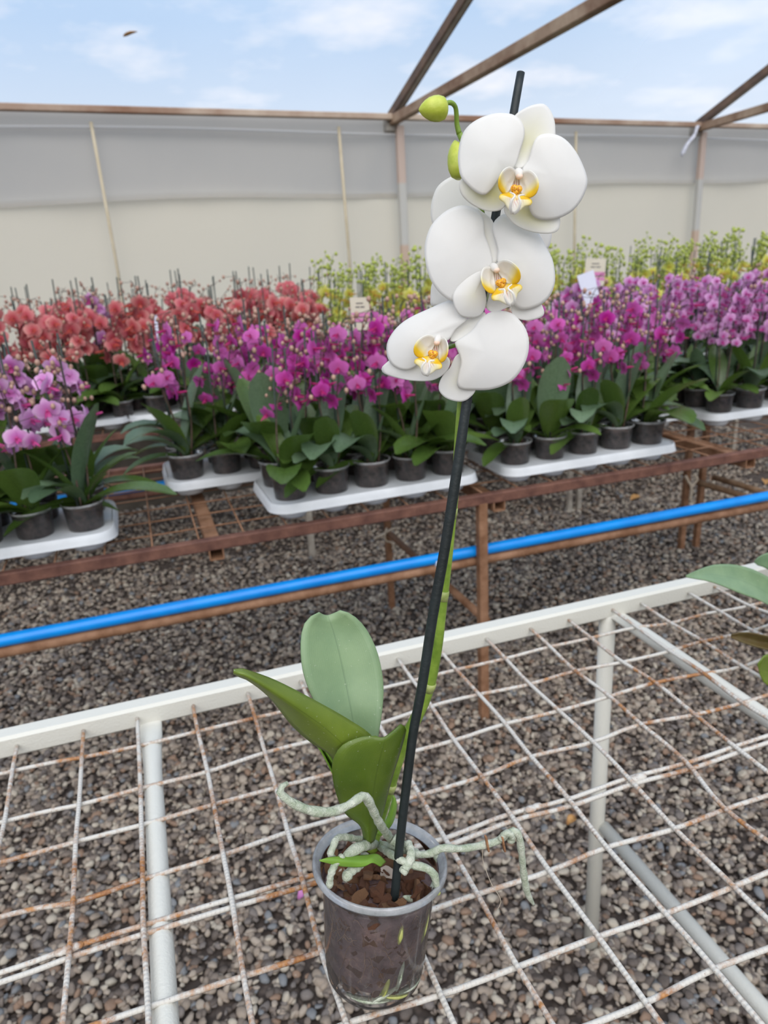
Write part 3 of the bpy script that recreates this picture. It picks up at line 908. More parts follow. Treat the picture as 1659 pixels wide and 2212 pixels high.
def clear_pot(put, origin, rot, H, R, seg=56):
    k = R / 0.0575
    sh = [(0.0, 0.006), (0.030 * k, 0.006), (0.032 * k, 0.0), (0.0385 * k, 0.0005), (0.0415 * k, 0.005), (0.0425 * k, 0.012), (0.0432 * k, 0.0145), (0.0432 * k, 0.019), (0.0440 * k, 0.022), (0.0480 * k, H - 0.020), (0.0492 * k, H - 0.014), (0.0505 * k, H - 0.013), (0.0508 * k, H - 0.006)]
    pot = put(MB().lathe(sh, seg, 0, origin, rot, cap1=False), 'pot', POT_CLEAR)
    rm = [(0.0506 * k, H - 0.0065), (0.0546 * k, H - 0.0030), (0.0568 * k, H - 0.0055), (0.0575 * k, H - 0.004), (0.0573 * k, H + 0.0002), (0.0562 * k, H + 0.0014), (0.0546 * k, H + 0.0008), (0.0530 * k, H - 0.0022), (0.0504 * k, H - 0.0050)]
    rim = MB().lathe(rm, seg, 0, origin, rot, close=True).build('rim', POT_RIM, pot)
    return pot
def substrate_mb(origin, rot, H, R, seg=40):
    k = R / 0.0575
    prof = [(0.0, 0.016), (0.025 * k, 0.015), (0.0365 * k, 0.0165), (0.0405 * k, 0.020), (0.0425 * k, 0.026), (0.0468 * k, H - 0.026), (0.0455 * k, H - 0.0205), (0.030 * k, H - 0.0195), (0.012 * k, H - 0.0185), (0.0, H - 0.018)]
    return MB().lathe(prof, seg, 0, origin, rot)
pot = clear_pot(lambda mb, n_, m_: op(mb, n_, m_), POT_B, PR, POT_H, 0.0575)
sub = op(substrate_mb(POT_B, PR, POT_H, 0.0575), 'substrate', SUBSTRATE)
# bark chips
def chip_mesh(k):
    rg = random.Random(k * 13 + 1)
    mb = MB(); n = 6; vs = []; fs = []
    for i in range(n):
        t = i / (n - 1); w = (0.35 if i in (0, n - 1) else 0.5) * rg.uniform(0.75, 1.1); h = (0.3 if i in (0, n - 1) else 0.5) * rg.uniform(0.7, 1.1)
        cx, cz = rg.uniform(-.08, .08), rg.uniform(-.08, .08)
        for sx, sz in ((-1, -1), (1, -1), (1, 1), (0.1, 1.25), (-1, 1)):
            vs.append((cx + sx * w * rg.uniform(.85, 1.1), t - 0.5 + rg.uniform(-.05, .05), cz + sz * h * 0.5 * rg.uniform(.8, 1.1)))
    for i in range(n - 1):
        for q in range(5):
            fs.append((i * 5 + q, i * 5 + (q + 1) % 5, (i + 1) * 5 + (q + 1) % 5, (i + 1) * 5 + q))
    fs += [tuple(range(4, -1, -1)), tuple(range((n - 1) * 5, n * 5))]
    return mb.add(vs, fs).mesh('bark_chip', [BARK, BARK2, BARK, BARK2, BARK, BARK, BARK3][k], False)
CHIPS = [chip_mesh(k) for k in range(7)]
rg = random.Random(21)
def chips(sub_, origin, rot, H, R, n, inv=None):
    for i in range(n):
        rad = R * 0.76 * math.sqrt(rg.random()); a_ = rg.uniform(0, 6.28)
        p = Vector((rad * math.cos(a_), rad * math.sin(a_), H - 0.018 + rg.uniform(-0.004, 0.006)))
        L = rg.uniform(0.009, 0.021)
        mw = Matrix.LocRotScale(origin + rot @ p, Euler((rg.gauss(0, .55), rg.gauss(0, .6), rg.uniform(0, 6.28))), Vector((L * rg.uniform(.4, .65), L, L * rg.uniform(.25, .5))))
        linkmesh('bark_chip', CHIPS[6 if rg.random() < 0.03 else rg.randrange(6)], sub_, mw)
chips(sub, POT_B, PR, POT_H, 0.0575, 120)
# roots pressed against the wall inside the pot
for a_, z0, z1, da, m_ in ((-1.45, 0.020, 0.050, 0.10, ROOT), (-1.50, 0.070, 0.090, 0.03, ROOT_TIP), (-2.1, 0.010, 0.026, 0.7, ROOT), (-1.1, 0.009, 0.020, -0.7, ROOT_TIP), (-2.5, 0.012, 0.014, 1.1, ROOT), (-0.6, 0.010, 0.018, -0.9, ROOT), (-1.75, 0.014, 0.036, 0.12, ROOT_TIP), (-0.9, 0.055, 0.085, 0.2, ROOT_TIP)):
    pts = []
    for i in range(8):
        t = i / 7; z = z0 + (z1 - z0) * t; r = 0.0408 + (z - 0.012) * 0.062
        pts.append(POT_B + PR @ Vector((r * math.cos(a_ + da * t), r * math.sin(a_ + da * t), z)))
    op(MB().tube(pts, [0.001, 0.002, 0.0025, 0.0028, 0.0026, 0.0024, 0.002, 0.001], 8), 'root', m_)
# chips and fibres seen through the wall
for i in range(46):
    a_ = rg.uniform(-2.9, 0.2); z = rg.uniform(0.014, 0.088); r = 0.0398 + (z - 0.012) * 0.062
    L = rg.uniform(0.010, 0.024)
    rotm = Euler((rg.gauss(0, .3), rg.uniform(0, 6.28), 0)).to_matrix()
    mw = Matrix.LocRotScale(POT_B + PR @ Vector((r * math.cos(a_), r * math.sin(a_), z)), (PR @ Matrix.Rotation(a_ + math.pi / 2, 3, 'Z') @ Matrix.Rotation(rg.uniform(0, 6.28), 3, 'Y')).to_quaternion(), Vector((L * 0.7, 0.004, L * 0.8)))
    linkmesh('bark_chip', CHIPS[rg.randrange(6)], sub, mw)
fb = MB()
for i in range(150):
    a_ = rg.uniform(-3.1, 0.4); z = rg.uniform(0.012, 0.094); da = rg.uniform(-.25, .25); dz_ = rg.gauss(0, .009); pts = []
    for k in range(5):
        t = k / 4; zz = min(0.094, max(0.010, z + dz_ * t + 0.003 * math.sin(t * 5 + i))); r = 0.0424 + (zz - 0.012) * 0.062
        pts.append(POT_B + PR @ Vector((r * math.cos(a_ + da * t), r * math.sin(a_ + da * t), zz)))
    fb.tube(pts, rg.uniform(0.00012, 0.00030), 4)
fbo = op(fb, 'fibres', simple('fibre_tan', (0.20, 0.10, 0.06), (0.45, 0.30, 0.20), 60, 0.8, 0.1)); fbo['kind'] = 'stuff'
SOILZ = -1.0 + 0.162
# --- stake
st_px = [(850, 1962, 0), (866, 1800, 0), (880, 1680, 0), (893, 1580, 0), (912, 1480, 0), (935, 1330, 0), (960, 1190, 0), (985, 1030, 0), (1008, 870, 0), (1040, 650, 0), (1070, 470, 0), (1095, 330, 0), (1112, 230, 0), (1125, 157, 0)]
sb = atZ(850, 1950, SOILZ); ys = sb.y / S
n_ = len(st_px)
STK = [atY(p[0], p[1], ys + (0.805 - ys) * i / (n_ - 1)) for i, p in enumerate(st_px)]
STK = catmull(STK, 50)
op(MB().tube(STK, lerp_list([0.0036, 0.0037, 0.0038, 0.0040, 0.0039, 0.0034, 0.0030, 0.0027], 50), 14), 'stake', STAKE)
# --- flower stem
sp_px = [(803, 1838), (812, 1795), (835, 1720), (868, 1614), (903, 1543), (927, 1483), (944, 1400), (954, 1320), (964, 1240), (974, 1150), (983, 1060), (989, 950), (995, 870), (1008, 780), (1028, 640), (1044, 520), (1040, 455), (1022, 370), (1002, 310), (992, 288)]
yb = atZ(803, 1838, SOILZ).y / S
SPK = [atY(p[0], p[1], yb + (0.80 - yb) * min(1, i / 6)) for i, p in enumerate(sp_px)]
SPK = catmull(SPK, 80)
spr = lerp_list([0.0052, 0.0052, 0.0054, 0.0050, 0.0042, 0.0036, 0.0031, 0.0027, 0.0022, 0.0021, 0.0020, 0.0019], 80)
stem = op(MB().tube(SPK, spr, 12), 'flower_stem', STEM)
def near_spk(v): return min(range(80), key=lambda i: abs((SPK[i] - CAM).dot(CU) / (SPK[i] - CAM).dot(CF) - (1106 - v) / F_PX))
for v in (1483, 1292, 1108, 1700):
    i = near_spk(v)
    MB().tube([SPK[i - 1].lerp(SPK[i], 0.4), SPK[i], SPK[i].lerp(SPK[i + 1], 0.5)], [spr[i] * 1.04, spr[i] * 1.13, spr[i] * 1.12], 12).build('node_sheath', STEM_LOW, stem)
# --- leaves
yl = yb
def leaf(L, M_, R, mat_, th=0.0014, n=28, k=11):
    o = op(loft_mb(P3(L), P3(M_), P3(R), n, k), 'leaf', mat_)
    return solid(o, th)
# big upright grey-green leaf at the back
leaf([(792, 1790, .80), (780, 1660, .80), (716, 1570, .825), (678, 1512, .84), (655, 1450, .855), (650, 1390, .87), (657, 1350, .88), (674, 1330, .885), (690, 1323, .886)],
     [(797, 1790, .80), (790, 1680, .81), (770, 1600, .835), (757, 1530, .85), (744, 1465, .868), (732, 1410, .88), (720, 1365, .89), (712, 1340, .893), (708, 1329, .894)],
     [(806, 1790, .80), (806, 1680, .80), (817, 1590, .82), (826, 1530, .835), (828, 1475, .85), (816, 1412, .865), (792, 1360, .88), (762, 1329, .885), (735, 1319, .886)], LEAF_PALE)
# left leaf, seen almost edge on
leaf([(800, 1700, .80), (815, 1640, .79), (803, 1591, .785), (755, 1556, .78), (680, 1514, .77), (600, 1473, .76), (545, 1452, .75), (517, 1444, .745), (504, 1447, .742)],
     [(790, 1720, .80), (785, 1660, .775), (745, 1612, .765), (700, 1570, .757), (638, 1526, .747), (580, 1488, .738), (536, 1461, .732), (514, 1452, .735), (505, 1451, .738)],
     [(785, 1740, .80), (750, 1690, .79), (715, 1632, .785), (675, 1605, .785), (632, 1567, .78), (585, 1508, .77), (540, 1471, .755), (512, 1459, .745), (504, 1454, .742)], LEAF_DARK)
# bright underside of the same side's lower leaf
leaf([(775, 1745, .80), (740, 1680, .80), (700, 1615, .80), (672, 1585, .80), (650, 1562, .80)],
     [(770, 1750, .80), (735, 1685, .81), (692, 1618, .815), (665, 1590, .812), (650, 1566, .803)],
     [(765, 1755, .80), (728, 1688, .80), (688, 1612, .80), (662, 1592, .80), (651, 1570, .80)], LEAF_BRIGHT)
# front olive leaf, cupped round the stem
leaf([(786, 1812, .785), (778, 1782, .78), (745, 1755, .77), (725, 1710, .765), (717, 1662, .76), (724, 1630, .757), (744, 1606, .755), (780, 1592, .753), (812, 1589, .752)],
     [(797, 1822, .775), (797, 1790, .768), (800, 1752, .762), (806, 1710, .757), (813, 1668, .753), (820, 1638, .75), (826, 1615, .748), (830, 1600, .748), (832, 1592, .748)],
     [(808, 1815, .785), (815, 1790, .78), (828, 1750, .775), (838, 1710, .772), (850, 1668, .768), (862, 1630, .765), (872, 1596, .762), (876, 1573, .76), (866, 1564, .757)], LEAF_DARK)
leaf([(815, 1800, .80), (835, 1770, .80), (846, 1735, .80), (850, 1718, .80)],
     [(818, 1803, .80), (840, 1775, .795), (851, 1742, .795), (852, 1722, .798)],
     [(822, 1806, .80), (846, 1780, .80), (856, 1745, .80), (853, 1724, .80)], LEAF_BRIGHT)
# small low leaf
leaf([(833, 1862, .765), (815, 1846, .762), (790, 1848, .758), (745, 1850, .75), (712, 1853, .745), (691, 1857, .742)],
     [(826, 1868, .755), (805, 1855, .75), (785, 1860, .745), (745, 1860, .742), (712, 1858, .742), (690, 1858, .742)],
     [(822, 1872, .75), (805, 1864, .745), (782, 1872, .742), (742, 1871, .742), (710, 1864, .742), (690, 1859, .742)], LEAF_BRIGHT)
# leaf bases / short stem
op(MB().tube([atY(806, 1850, yb), atY(803, 1828, yb - 0.005), atY(800, 1800, yb - 0.01), atY(800, 1770, yb - 0.012)], [0.006, 0.0075, 0.0075, 0.004], 12, sq=0.8), 'stem_base', STEM)
# --- aerial roots
def root(pts, r, tip=False):
    P = catmull([atY(*p) for p in pts], max(24, 4 * len(pts)))
    n = len(P); rad = []
    for i in range(n):
        t = i / (n - 1)
        rad.append(r * (1 + 0.09 * math.sin(i * 1.7) + 0.06 * math.sin(i * 0.63 + 1)) * (1.0 if t < 0.93 else 1 - (t - 0.93) * 8))
    o = op(MB().tube(P, rad, 10), 'root', ROOT)
    if tip:
        MB().ball(P[-1], r * 0.75, 8, 6).build('root_tip', ROOT_TIP, o)
root([(860, 1835, yb - .02), (842, 1810, yb - .05), (818, 1775, .74), (800, 1738, .725), (786, 1719, .72), (757, 1737, .715), (722, 1752, .71), (682, 1753, .71), (642, 1740, .712), (617, 1724, .715), (605, 1712, .718), (608, 1700, .72), (622, 1691, .722)], 0.0034)
root([(815, 1822, yb), (868, 1834, .765), (905, 1846, .755), (935, 1842, .75), (955, 1832, .745), (1000, 1833, .745), (1058, 1822, .745), (1084, 1812, .745), (1098, 1799, .742), (1110, 1794, .740), (1121, 1806, .738), (1127, 1845, .738), (1131, 1885, .740), (1139, 1928, .742), (1153, 1954, .745)], 0.0031)
root([(1082, 1812, .742), (1092, 1800, .738), (1104, 1803, .737), (1106, 1814, .739), (1096, 1817, .742)], 0.0028)
root([(815, 1825, yb), (855, 1852, .75), (890, 1868, .735), (918, 1874, .728), (937, 1888, .722), (942, 1908, .72), (946, 1928, .72)], 0.0031, True)
root([(880, 1822, .76), (888, 1840, .745), (884, 1862, .735), (872, 1882, .73), (878, 1878, .728)], 0.0036)
root([(812, 1822, yb), (790, 1826, .775), (765, 1836, .76), (742, 1852, .75)], 0.0042)
root([(790, 1850, .77), (775, 1868, .755), (755, 1885, .745), (744, 1902, .742)], 0.0040)
root([(795, 1815, .79), (770, 1812, .785), (742, 1808, .775), (727, 1812, .765), (720, 1828, .757), (714, 1846, .753), (728, 1858, .752)], 0.0027)
root([(740, 1850, .75), (724, 1868, .742), (714, 1892, .738), (712, 1918, .737)], 0.0028)
root([(848, 1812, .785), (870, 1828, .775), (892, 1842, .765), (905, 1850, .758)], 0.0044)
root([(940, 1845, .785), (950, 1870, .775), (944, 1900, .765), (920, 1930, .75), (895, 1942, .74), (872, 1938, .735)], 0.0026)
# hanging fibre
op(MB().tube(catmull([atY(*p) for p in [(1045, 1818, .744), (1042, 1850, .744), (1050, 1880, .745), (1062, 1910, .745), (1082, 1945, .746), (1072, 1968, .746)]], 18), 0.00028, 5), 'fibre', STRING)
for u in (1050, 1085):
    op(MB().bar(atY(u - 1, 1806, .738), atY(u + 5, 1838, .738), 0.003, 0.0015), 'bark_sliver', BARK2, smooth=False)

# --- flowers
class Flower:
    def __init__(self, c, y, tilt_x=0.0, tilt_y=0.0):
        self.O = atY(c[0], c[1], y); self.c = c
        n = -ray(*c).normalized()
        right = CU.cross(n).normalized(); up = n.cross(right)
        n = (n + right * math.tan(math.radians(tilt_x)) + up * math.tan(math.radians(tilt_y))).normalized()
        self.n = n
        self.obj = None
    def px(self, u, v, dz=0.0):
        d = ray(u, v)
        return CAM + d * ((self.O - CAM).dot(self.n) / d.dot(self.n)) + self.n * (dz * 0.001)
def fan(fl_, outline, cen, bulge=2.0, tint=(0.0, 0.0), name='petal', mat_=None, nout=56, rings=12, ruff=0.5, red=0.0, th=0.0005, power=2.0, cshift=None):
    out = catmull([fl_.px(p[0], p[1]) for p in outline], nout, True)
    eds = catmull([Vector((p[0], p[1], p[2] * 10)) for p in outline], nout, True)
    c = fl_.px(cen[0], cen[1]); cz = cen[2]
    vs, fs, tn, rd = [c + fl_.n * (cz + bulge) * 0.001], [], [tint[0]], [red]
    for r in range(1, rings + 1):
        t = r / rings
        for k in range(nout):
            p = c.lerp(out[k], t)
            a_ = 2 * math.pi * k / nout
            dz = cz * (1 - t * t) + eds[k].z * 0.055 * t * t + bulge * (1 - t * t) + ruff * t ** 3 * math.sin(a_ * 3 + len(outline))
            vs.append(p + fl_.n * dz * 0.001)
            tn.append(tint[0] * (1 - t) ** power + tint[1] * t); rd.append(red * (1 - t))
    for k in range(nout):
        fs.append((0, 1 + k, 1 + (k + 1) % nout))
    for r in range(rings - 1):
        for k in range(nout):
            a_ = 1 + r * nout + k; b_ = 1 + r * nout + (k + 1) % nout
            fs.append((a_, a_ + nout, b_ + nout, b_))
    o = MB().add(vs, fs, tint=tn, red=rd).build(name, mat_ or PETAL, fl_.obj)
    return solid(o, th)
def col_crop(pts, ox, oy, k=3.318):
    return [(ox + p[0] / k, oy + p[1] / k) + ((p[2],) if len(p) > 2 else ()) for p in pts]
def column(fl_, lipc, ang, s):
    """column plus the flower stalk: the flower's own core"""
    ca, sa = math.cos(ang), math.sin(ang)
    def q(x, y, z): return fl_.px(lipc[0] + s * (x * ca - y * sa), lipc[1] - s * (x * sa + y * ca), z)
    mb = MB()
    mb.tube(catmull([q(0.0, 0.40, -3), q(0.0, 0.42, 2), q(0.01, 0.40, 4), q(0.02, 0.33, 6), q(0.02, 0.27, 6.5)], 12), lerp_list([0.0020, 0.0024, 0.0026, 0.0026, 0.0018], 12), 12)
    o = op(mb, 'flower', PETAL)
    fl_.obj = o
    MB().ball(q(0.03, 0.29, 6.8), 0.0022, 10, 7, 0, (1, 1, 0.8)).build('anther_cap', ANTHER, o)
    return q
def pedicel(fl_, v_on_stem):
    i = near_spk(v_on_stem)
    a_ = fl_.O - fl_.n * 0.002
    pts = [a_, a_ - fl_.n * 0.014, (a_ - fl_.n * 0.024).lerp(SPK[i], 0.55), SPK[i]]
    MB().tube(catmull(pts, 12), lerp_list([0.0022, 0.0017, 0.0016, 0.0018], 12), 8).build('pedicel', STEM, fl_.obj)
def lip(fl_, q):
    """labellum: two raised side lobes, an anchor-shaped middle lobe with tendrils, a spotted callus"""
    mb = MB()
    def patch(outl, c, bulge, tin, tout, red, nout=30, rings=6, tf=None):
        out = catmull([q(*p) for p in outl], nout, True); cc = q(*c)
        loc = catmull([Vector((p[0], p[1], 0)) for p in outl], nout, True)
        vs, fs, tn, rd = [cc], [], [tin], [red]
        for r in range(1, rings + 1):
            t = r / rings
            for k in range(nout):
                vs.append(cc.lerp(out[k], t) + fl_.n * (bulge * 4 * t * (1 - t) * 0.001))
                lx = c[0] + (loc[k].x - c[0]) * t; ly = c[1] + (loc[k].y - c[1]) * t
                tn.append(tf(lx, ly, t) if tf else tin + (tout - tin) * t); rd.append(red * max(0, 1 - t * 1.4))
        for k in range(nout): fs.append((0, 1 + k, 1 + (k + 1) % nout))
        for r in range(rings - 1):
            for k in range(nout):
                a_ = 1 + r * nout + k; b_ = 1 + r * nout + (k + 1) % nout
                fs.append((a_, a_ + nout, b_ + nout, b_))
        mb.add(vs, fs, tint=tn, red=rd)
    for sg in (-1, 1):
        o_ = [(-.06, .40, 4), (-.26, .50, 8), (-.45, .36, 13), (-.54, .10, 16), (-.50, -.14, 16), (-.36, -.26, 13), (-.20, -.22, 7), (-.10, .05, 3)]
        patch([(sg * -x, y, z) for x, y, z in o_], (sg * .27, .08, 5.5), -1.2, 0.1, 0.4, 0.0, tf=lambda x, y, t: min(1.0, max(0.0, (-y + .10) * 2.6 + (abs(x) - .30) * 3.0)))
    patch([(-.2, .42, 1), (.2, .42, 1), (.34, .1, 2), (.22, -.2, 4), (0, -.26, 6), (-.22, -.2, 4), (-.34, .1, 2)], (0, .05, 1.5), 0, 0.05, 0.55, 0.9)
    patch([(-.10, -.16, 7), (-.28, -.24, 11), (-.43, -.32, 15), (-.44, -.44, 16), (-.28, -.52, 15), (-.16, -.66, 15), (0, -.76, 14), (.16, -.66, 15), (.28, -.52, 15), (.44, -.44, 16), (.43, -.32, 15), (.28, -.24, 11), (.10, -.16, 7)], (0, -.38, 11), 1.0, 0.5, 0.5, 0.55, 36, 6, tf=lambda x, y, t: min(1.0, max(0.0, abs(x) * 2.0 + 0.25 + (0.2 if y > -.38 else -0.35))))
    lo = MB(); lo.v, lo.f, lo.m, lo.at = mb.v, mb.f, mb.m, mb.at
    L_ = solid(lo.build('lip', LIP, fl_.obj), 0.0005)
    cb = MB()
    for sg in (-1, 1):
        cb.ball(q(sg * .06, -.06, 8.5), 0.0022, 9, 6, 0, (1.0, 1.3, 1.0))
    cb.ball(q(0, -.15, 8.5), 0.0022, 9, 6)
    cb.build('callus', CALLUS, fl_.obj)
    for sg in (-1, 1):
        MB().tube(catmull([q(sg * .03, -.74, 14), q(sg * .10, -.66, 18), q(sg * .12, -.45, 20), q(sg * .05, -.28, 19), q(sg * .20, -.22, 18)], 16), lerp_list([0.0011, 0.0009, 0.0007, 0.0004], 16), 6).build('tendril', PETAL, fl_.obj)

# flower facing away, behind the others
F4 = Flower((1062, 520), 0.835, 5, 0)
q = column(F4, (1062, 520), 0.3, 60); pedicel(F4, 510)
fan(F4, [(934, 482, 0), (931, 445, 0), (944, 405, 0), (972, 383, 0), (1002, 375, 0), (1045, 400, 0), (1062, 470, 0), (1058, 515, 0), (1000, 520, 0), (955, 505, 0)], (1020, 470, 1), 2, (0.05, 0.03))
fan(F4, [(1191, 498, 0), (1190, 520, 0), (1183, 537, 0), (1150, 570, 0), (1100, 560, 0), (1066, 525, 0), (1085, 470, 0), (1140, 455, 0), (1180, 475, 0)], (1110, 515, 1), 2, (0.05, 0.0))
fan(F4, [(934, 612, 0), (930, 640, 0), (934, 662, 0), (970, 652, 0), (1015, 620, 0), (1062, 560, 0), (1050, 530, 0), (1000, 560, 0), (955, 590, 0)], (1010, 585, 0), 2, (0.1, 0.0), 'sepal')
fan(F4, [(1062, 525, -1), (1040, 440, -1), (1050, 400, -1), (1075, 395, -1), (1095, 430, -1), (1085, 500, -1)], (1066, 460, -2), 1, (0.1, 0.0), 'sepal')
fan(F4, [(1066, 530, -1), (1110, 580, -1), (1140, 630, -1), (1120, 650, -1), (1080, 620, -1), (1055, 560, -1)], (1090, 590, -2), 1, (0.1, 0.0), 'sepal')

# top flower
F1 = Flower((1108, 378), 0.735, 6, 4)
q1 = column(F1, (1113, 405), math.radians(-10), 78); pedicel(F1, 380)
c1 = lambda pts: col_crop(pts, 800, 130)
fan(F1, c1([(1045, 385, -5), (1100, 345, -7), (1170, 312, -9), (1250, 301, -11), (1298, 342, -11), (1326, 410, -10), (1333, 480, -8), (1320, 560, -6), (1200, 660, -4), (1110, 760, -3), (1040, 770, -3), (1010, 690, -4), (1020, 560, -5), (1020, 440, -5)]), c1([(1120, 600, -5)])[0], 2.0, (0.45, 0.0), 'sepal', power=1.2)
fan(F1, c1([(650, 850, -4), (637, 905, -5), (655, 962, -6), (702, 1012, -7), (765, 1052, -7), (830, 1078, -7), (900, 1082, -6), (955, 1060, -4), (985, 990, -2), (985, 880, -1), (960, 800, -1), (850, 790, -3), (730, 800, -4)]), c1([(900, 960, -4)])[0], 1.5, (0.75, 0.03), 'sepal', power=1.0)
fan(F1, c1([(960, 1070, -5), (1000, 1140, -6), (1050, 1185, -7), (1115, 1216, -8), (1200, 1238, -8), (1290, 1243, -8), (1347, 1225, -8), (1366, 1180, -8), (1362, 1120, -8), (1290, 1060, -6), (1180, 1000, -4), (1080, 960, -2), (1000, 1000, -3)]), c1([(1100, 1080, -5)])[0], 1.5, (0.65, 0.0), 'sepal', power=1.0)
fan(F1, c1([(1010, 785, 0), (1045, 740, 0.5), (1075, 640, 0), (1105, 540, -1), (1098, 460, -2), (1052, 402, -3), (985, 378, -4), (880, 380, -5), (770, 420, -6), (692, 480, -6), (650, 560, -6), (630, 680, -5), (636, 780, -4), (652, 842, -2), (705, 905, 2), (760, 950, 3), (815, 969, 4), (862, 932, 4), (905, 870, 3), (945, 815, 1)]), c1([(900, 700, 1)])[0], 2.6, (0.0, 0.0))
fan(F1, c1([(1085, 785, 0), (1130, 722, 1), (1160, 622, 1), (1190, 556, 0), (1240, 529, -1), (1320, 531, -2), (1392, 562, -3), (1460, 630, -4), (1512, 712, -5), (1550, 800, -6), (1563, 862, -6), (1551, 930, -6), (1510, 1012, -5), (1450, 1080, -4), (1370, 1126, -3), (1290, 1146, -2), (1210, 1140, -1), (1160, 1110, 0), (1138, 1060, 1), (1138, 1000, 2), (1130, 930, 2), (1120, 860, 1)]), c1([(1300, 830, 1)])[0], 2.6, (0.0, 0.0))
lip(F1, q1)

# middle flower
F2 = Flower((1070, 590), 0.760, 8, 2)
q2 = column(F2, (1076, 606), math.radians(22), 76); pedicel(F2, 600)
c2 = lambda pts: col_crop(pts, 790, 430)
fan(F2, c2([(800, 60, -6), (840, 85, -7), (885, 118, -8), (918, 158, -8), (945, 260, -6), (960, 380, -4), (940, 450, -3), (880, 450, -3), (820, 380, -5), (790, 250, -6), (785, 130, -6)]), c2([(870, 280, -5)])[0], 1.5, (0.1, 0.02), 'sepal')
fan(F2, c2([(905, 470, 0), (905, 420, 0.5), (880, 330, 0.5), (852, 250, 0), (848, 170, -1), (828, 108, -2), (780, 64, -3), (700, 43, -4), (610, 65, -5), (530, 120, -6), (470, 190, -6), (438, 270, -6), (424, 350, -6), (430, 450, -5), (455, 550, -5), (492, 622, -4), (545, 685, -3), (610, 728, -2), (680, 735, -2), (780, 660, -1), (860, 560, 0)]), c2([(690, 400, 0)])[0], 2.8, (0.0, 0.0))
fan(F2, c2([(1040, 770, -5), (1058, 830, -6), (1110, 862, -7), (1180, 871, -8), (1258, 852, -8), (1287, 825, -8), (1280, 780, -7), (1240, 720, -6), (1130, 650, -4), (1000, 600, -3), (920, 620, -3), (880, 720, -3), (870, 785, -3), (930, 812, -4)]), c2([(1060, 740, -5)])[0], 1.2, (0.12, 0.0), 'sepal')
fan(F2, c2([(940, 440, 0), (948, 380, 0.5), (935, 310, 0), (915, 245, -1), (910, 190, -2), (930, 150, -3), (985, 108, -4), (1060, 110, -5), (1150, 160, -5), (1245, 245, -6), (1300, 340, -6), (1345, 430, -6), (1363, 540, -6), (1355, 622, -5), (1320, 700, -4), (1260, 757, -3), (1190, 787, -2), (1130, 796, -1), (1080, 776, 0), (1045, 720, 1), (1040, 620, 1), (1000, 520, 0)]), c2([(1150, 440, 1)])[0], 2.8, (0.0, 0.0))
fan(F2, c2([(845, 500, 1), (770, 535, 2), (700, 580, 2.5), (650, 640, 2.5), (622, 702, 2), (640, 780, 1), (680, 835, 0), (742, 851, 0), (812, 840, 0), (850, 790, 1), (862, 720, 2), (850, 640, 2), (840, 570, 1.5)]), c2([(770, 690, 3)])[0], 1.2, (0.2, 0.0), 'sepal')
lip(F2, q2)

# lowest flower, turned to the left
F3 = Flower((960, 752), 0.785, -14, -3)
q3 = column(F3, (943, 758), math.radians(-12), 66); pedicel(F3, 745)
fan(F3, c2([(600, 1010, -4), (640, 935, -5), (735, 850, -6), (800, 815, -7), (850, 815, -7), (840, 850, -6), (780, 930, -5), (700, 985, -4), (640, 1020, -3)]), c2([(700, 925, -5)])[0], 1.0, (0.1, 0.02), 'sepal')
fan(F3, c2([(190, 1140, -4), (140, 1175, -5), (104, 1212, -6), (112, 1246, -6), (160, 1270, -6), (250, 1293, -6), (350, 1306, -5), (450, 1305, -4), (520, 1282, -3), (585, 1225, -2), (600, 1150, -1), (520, 1100, -1), (380, 1110, -2), (270, 1120, -3)]), c2([(420, 1200, -3)])[0], 1.2, (0.15, 0.0), 'sepal')
fan(F3, c2([(640, 1130, -2), (600, 1210, -3), (545, 1270, -4), (517, 1330, -5), (520, 1380, -6), (560, 1425, -7), (620, 1450, -7), (682, 1456, -7), (732, 1432, -7), (780, 1372, -6), (760, 1280, -5), (720, 1180, -4), (680, 1110, -3)]), c2([(650, 1290, -4)])[0], 1.2, (0.18, 0.0), 'sepal')
fan(F3, c2([(600, 1005, 0), (650, 930, -1), (732, 855, -2), (695, 815, -3), (650, 755, -4), (610, 724, -5), (540, 745, -5), (440, 790, -5), (330, 840, -5), (250, 890, -5), (190, 950, -5), (150, 1020, -5), (143, 1080, -4), (155, 1140, -3), (190, 1190, -2), (250, 1221, 0), (312, 1223, 1), (370, 1190, 2), (430, 1110, 2), (530, 1040, 1)]), c2([(390, 1000, 1)])[0], 2.4, (0.0, 0.0))
fan(F3, c2([(640, 1028, 0), (700, 985, 0), (765, 935, -1), (812, 870, -2), (872, 820, -3), (955, 800, -4), (1040, 818, -5), (1092, 862, -5), (1140, 930, -6), (1164, 1020, -6), (1155, 1120, -6), (1120, 1210, -5), (1060, 1290, -5), (980, 1340, -4), (880, 1368, -3), (780, 1371, -2), (692, 1366, -1), (655, 1335, 0), (664, 1260, 1), (686, 1180, 2), (672, 1110, 1), (648, 1062, 0)]), c2([(880, 1100, 1)])[0], 2.8, (0.0, 0.0))
lip(F3, q3)

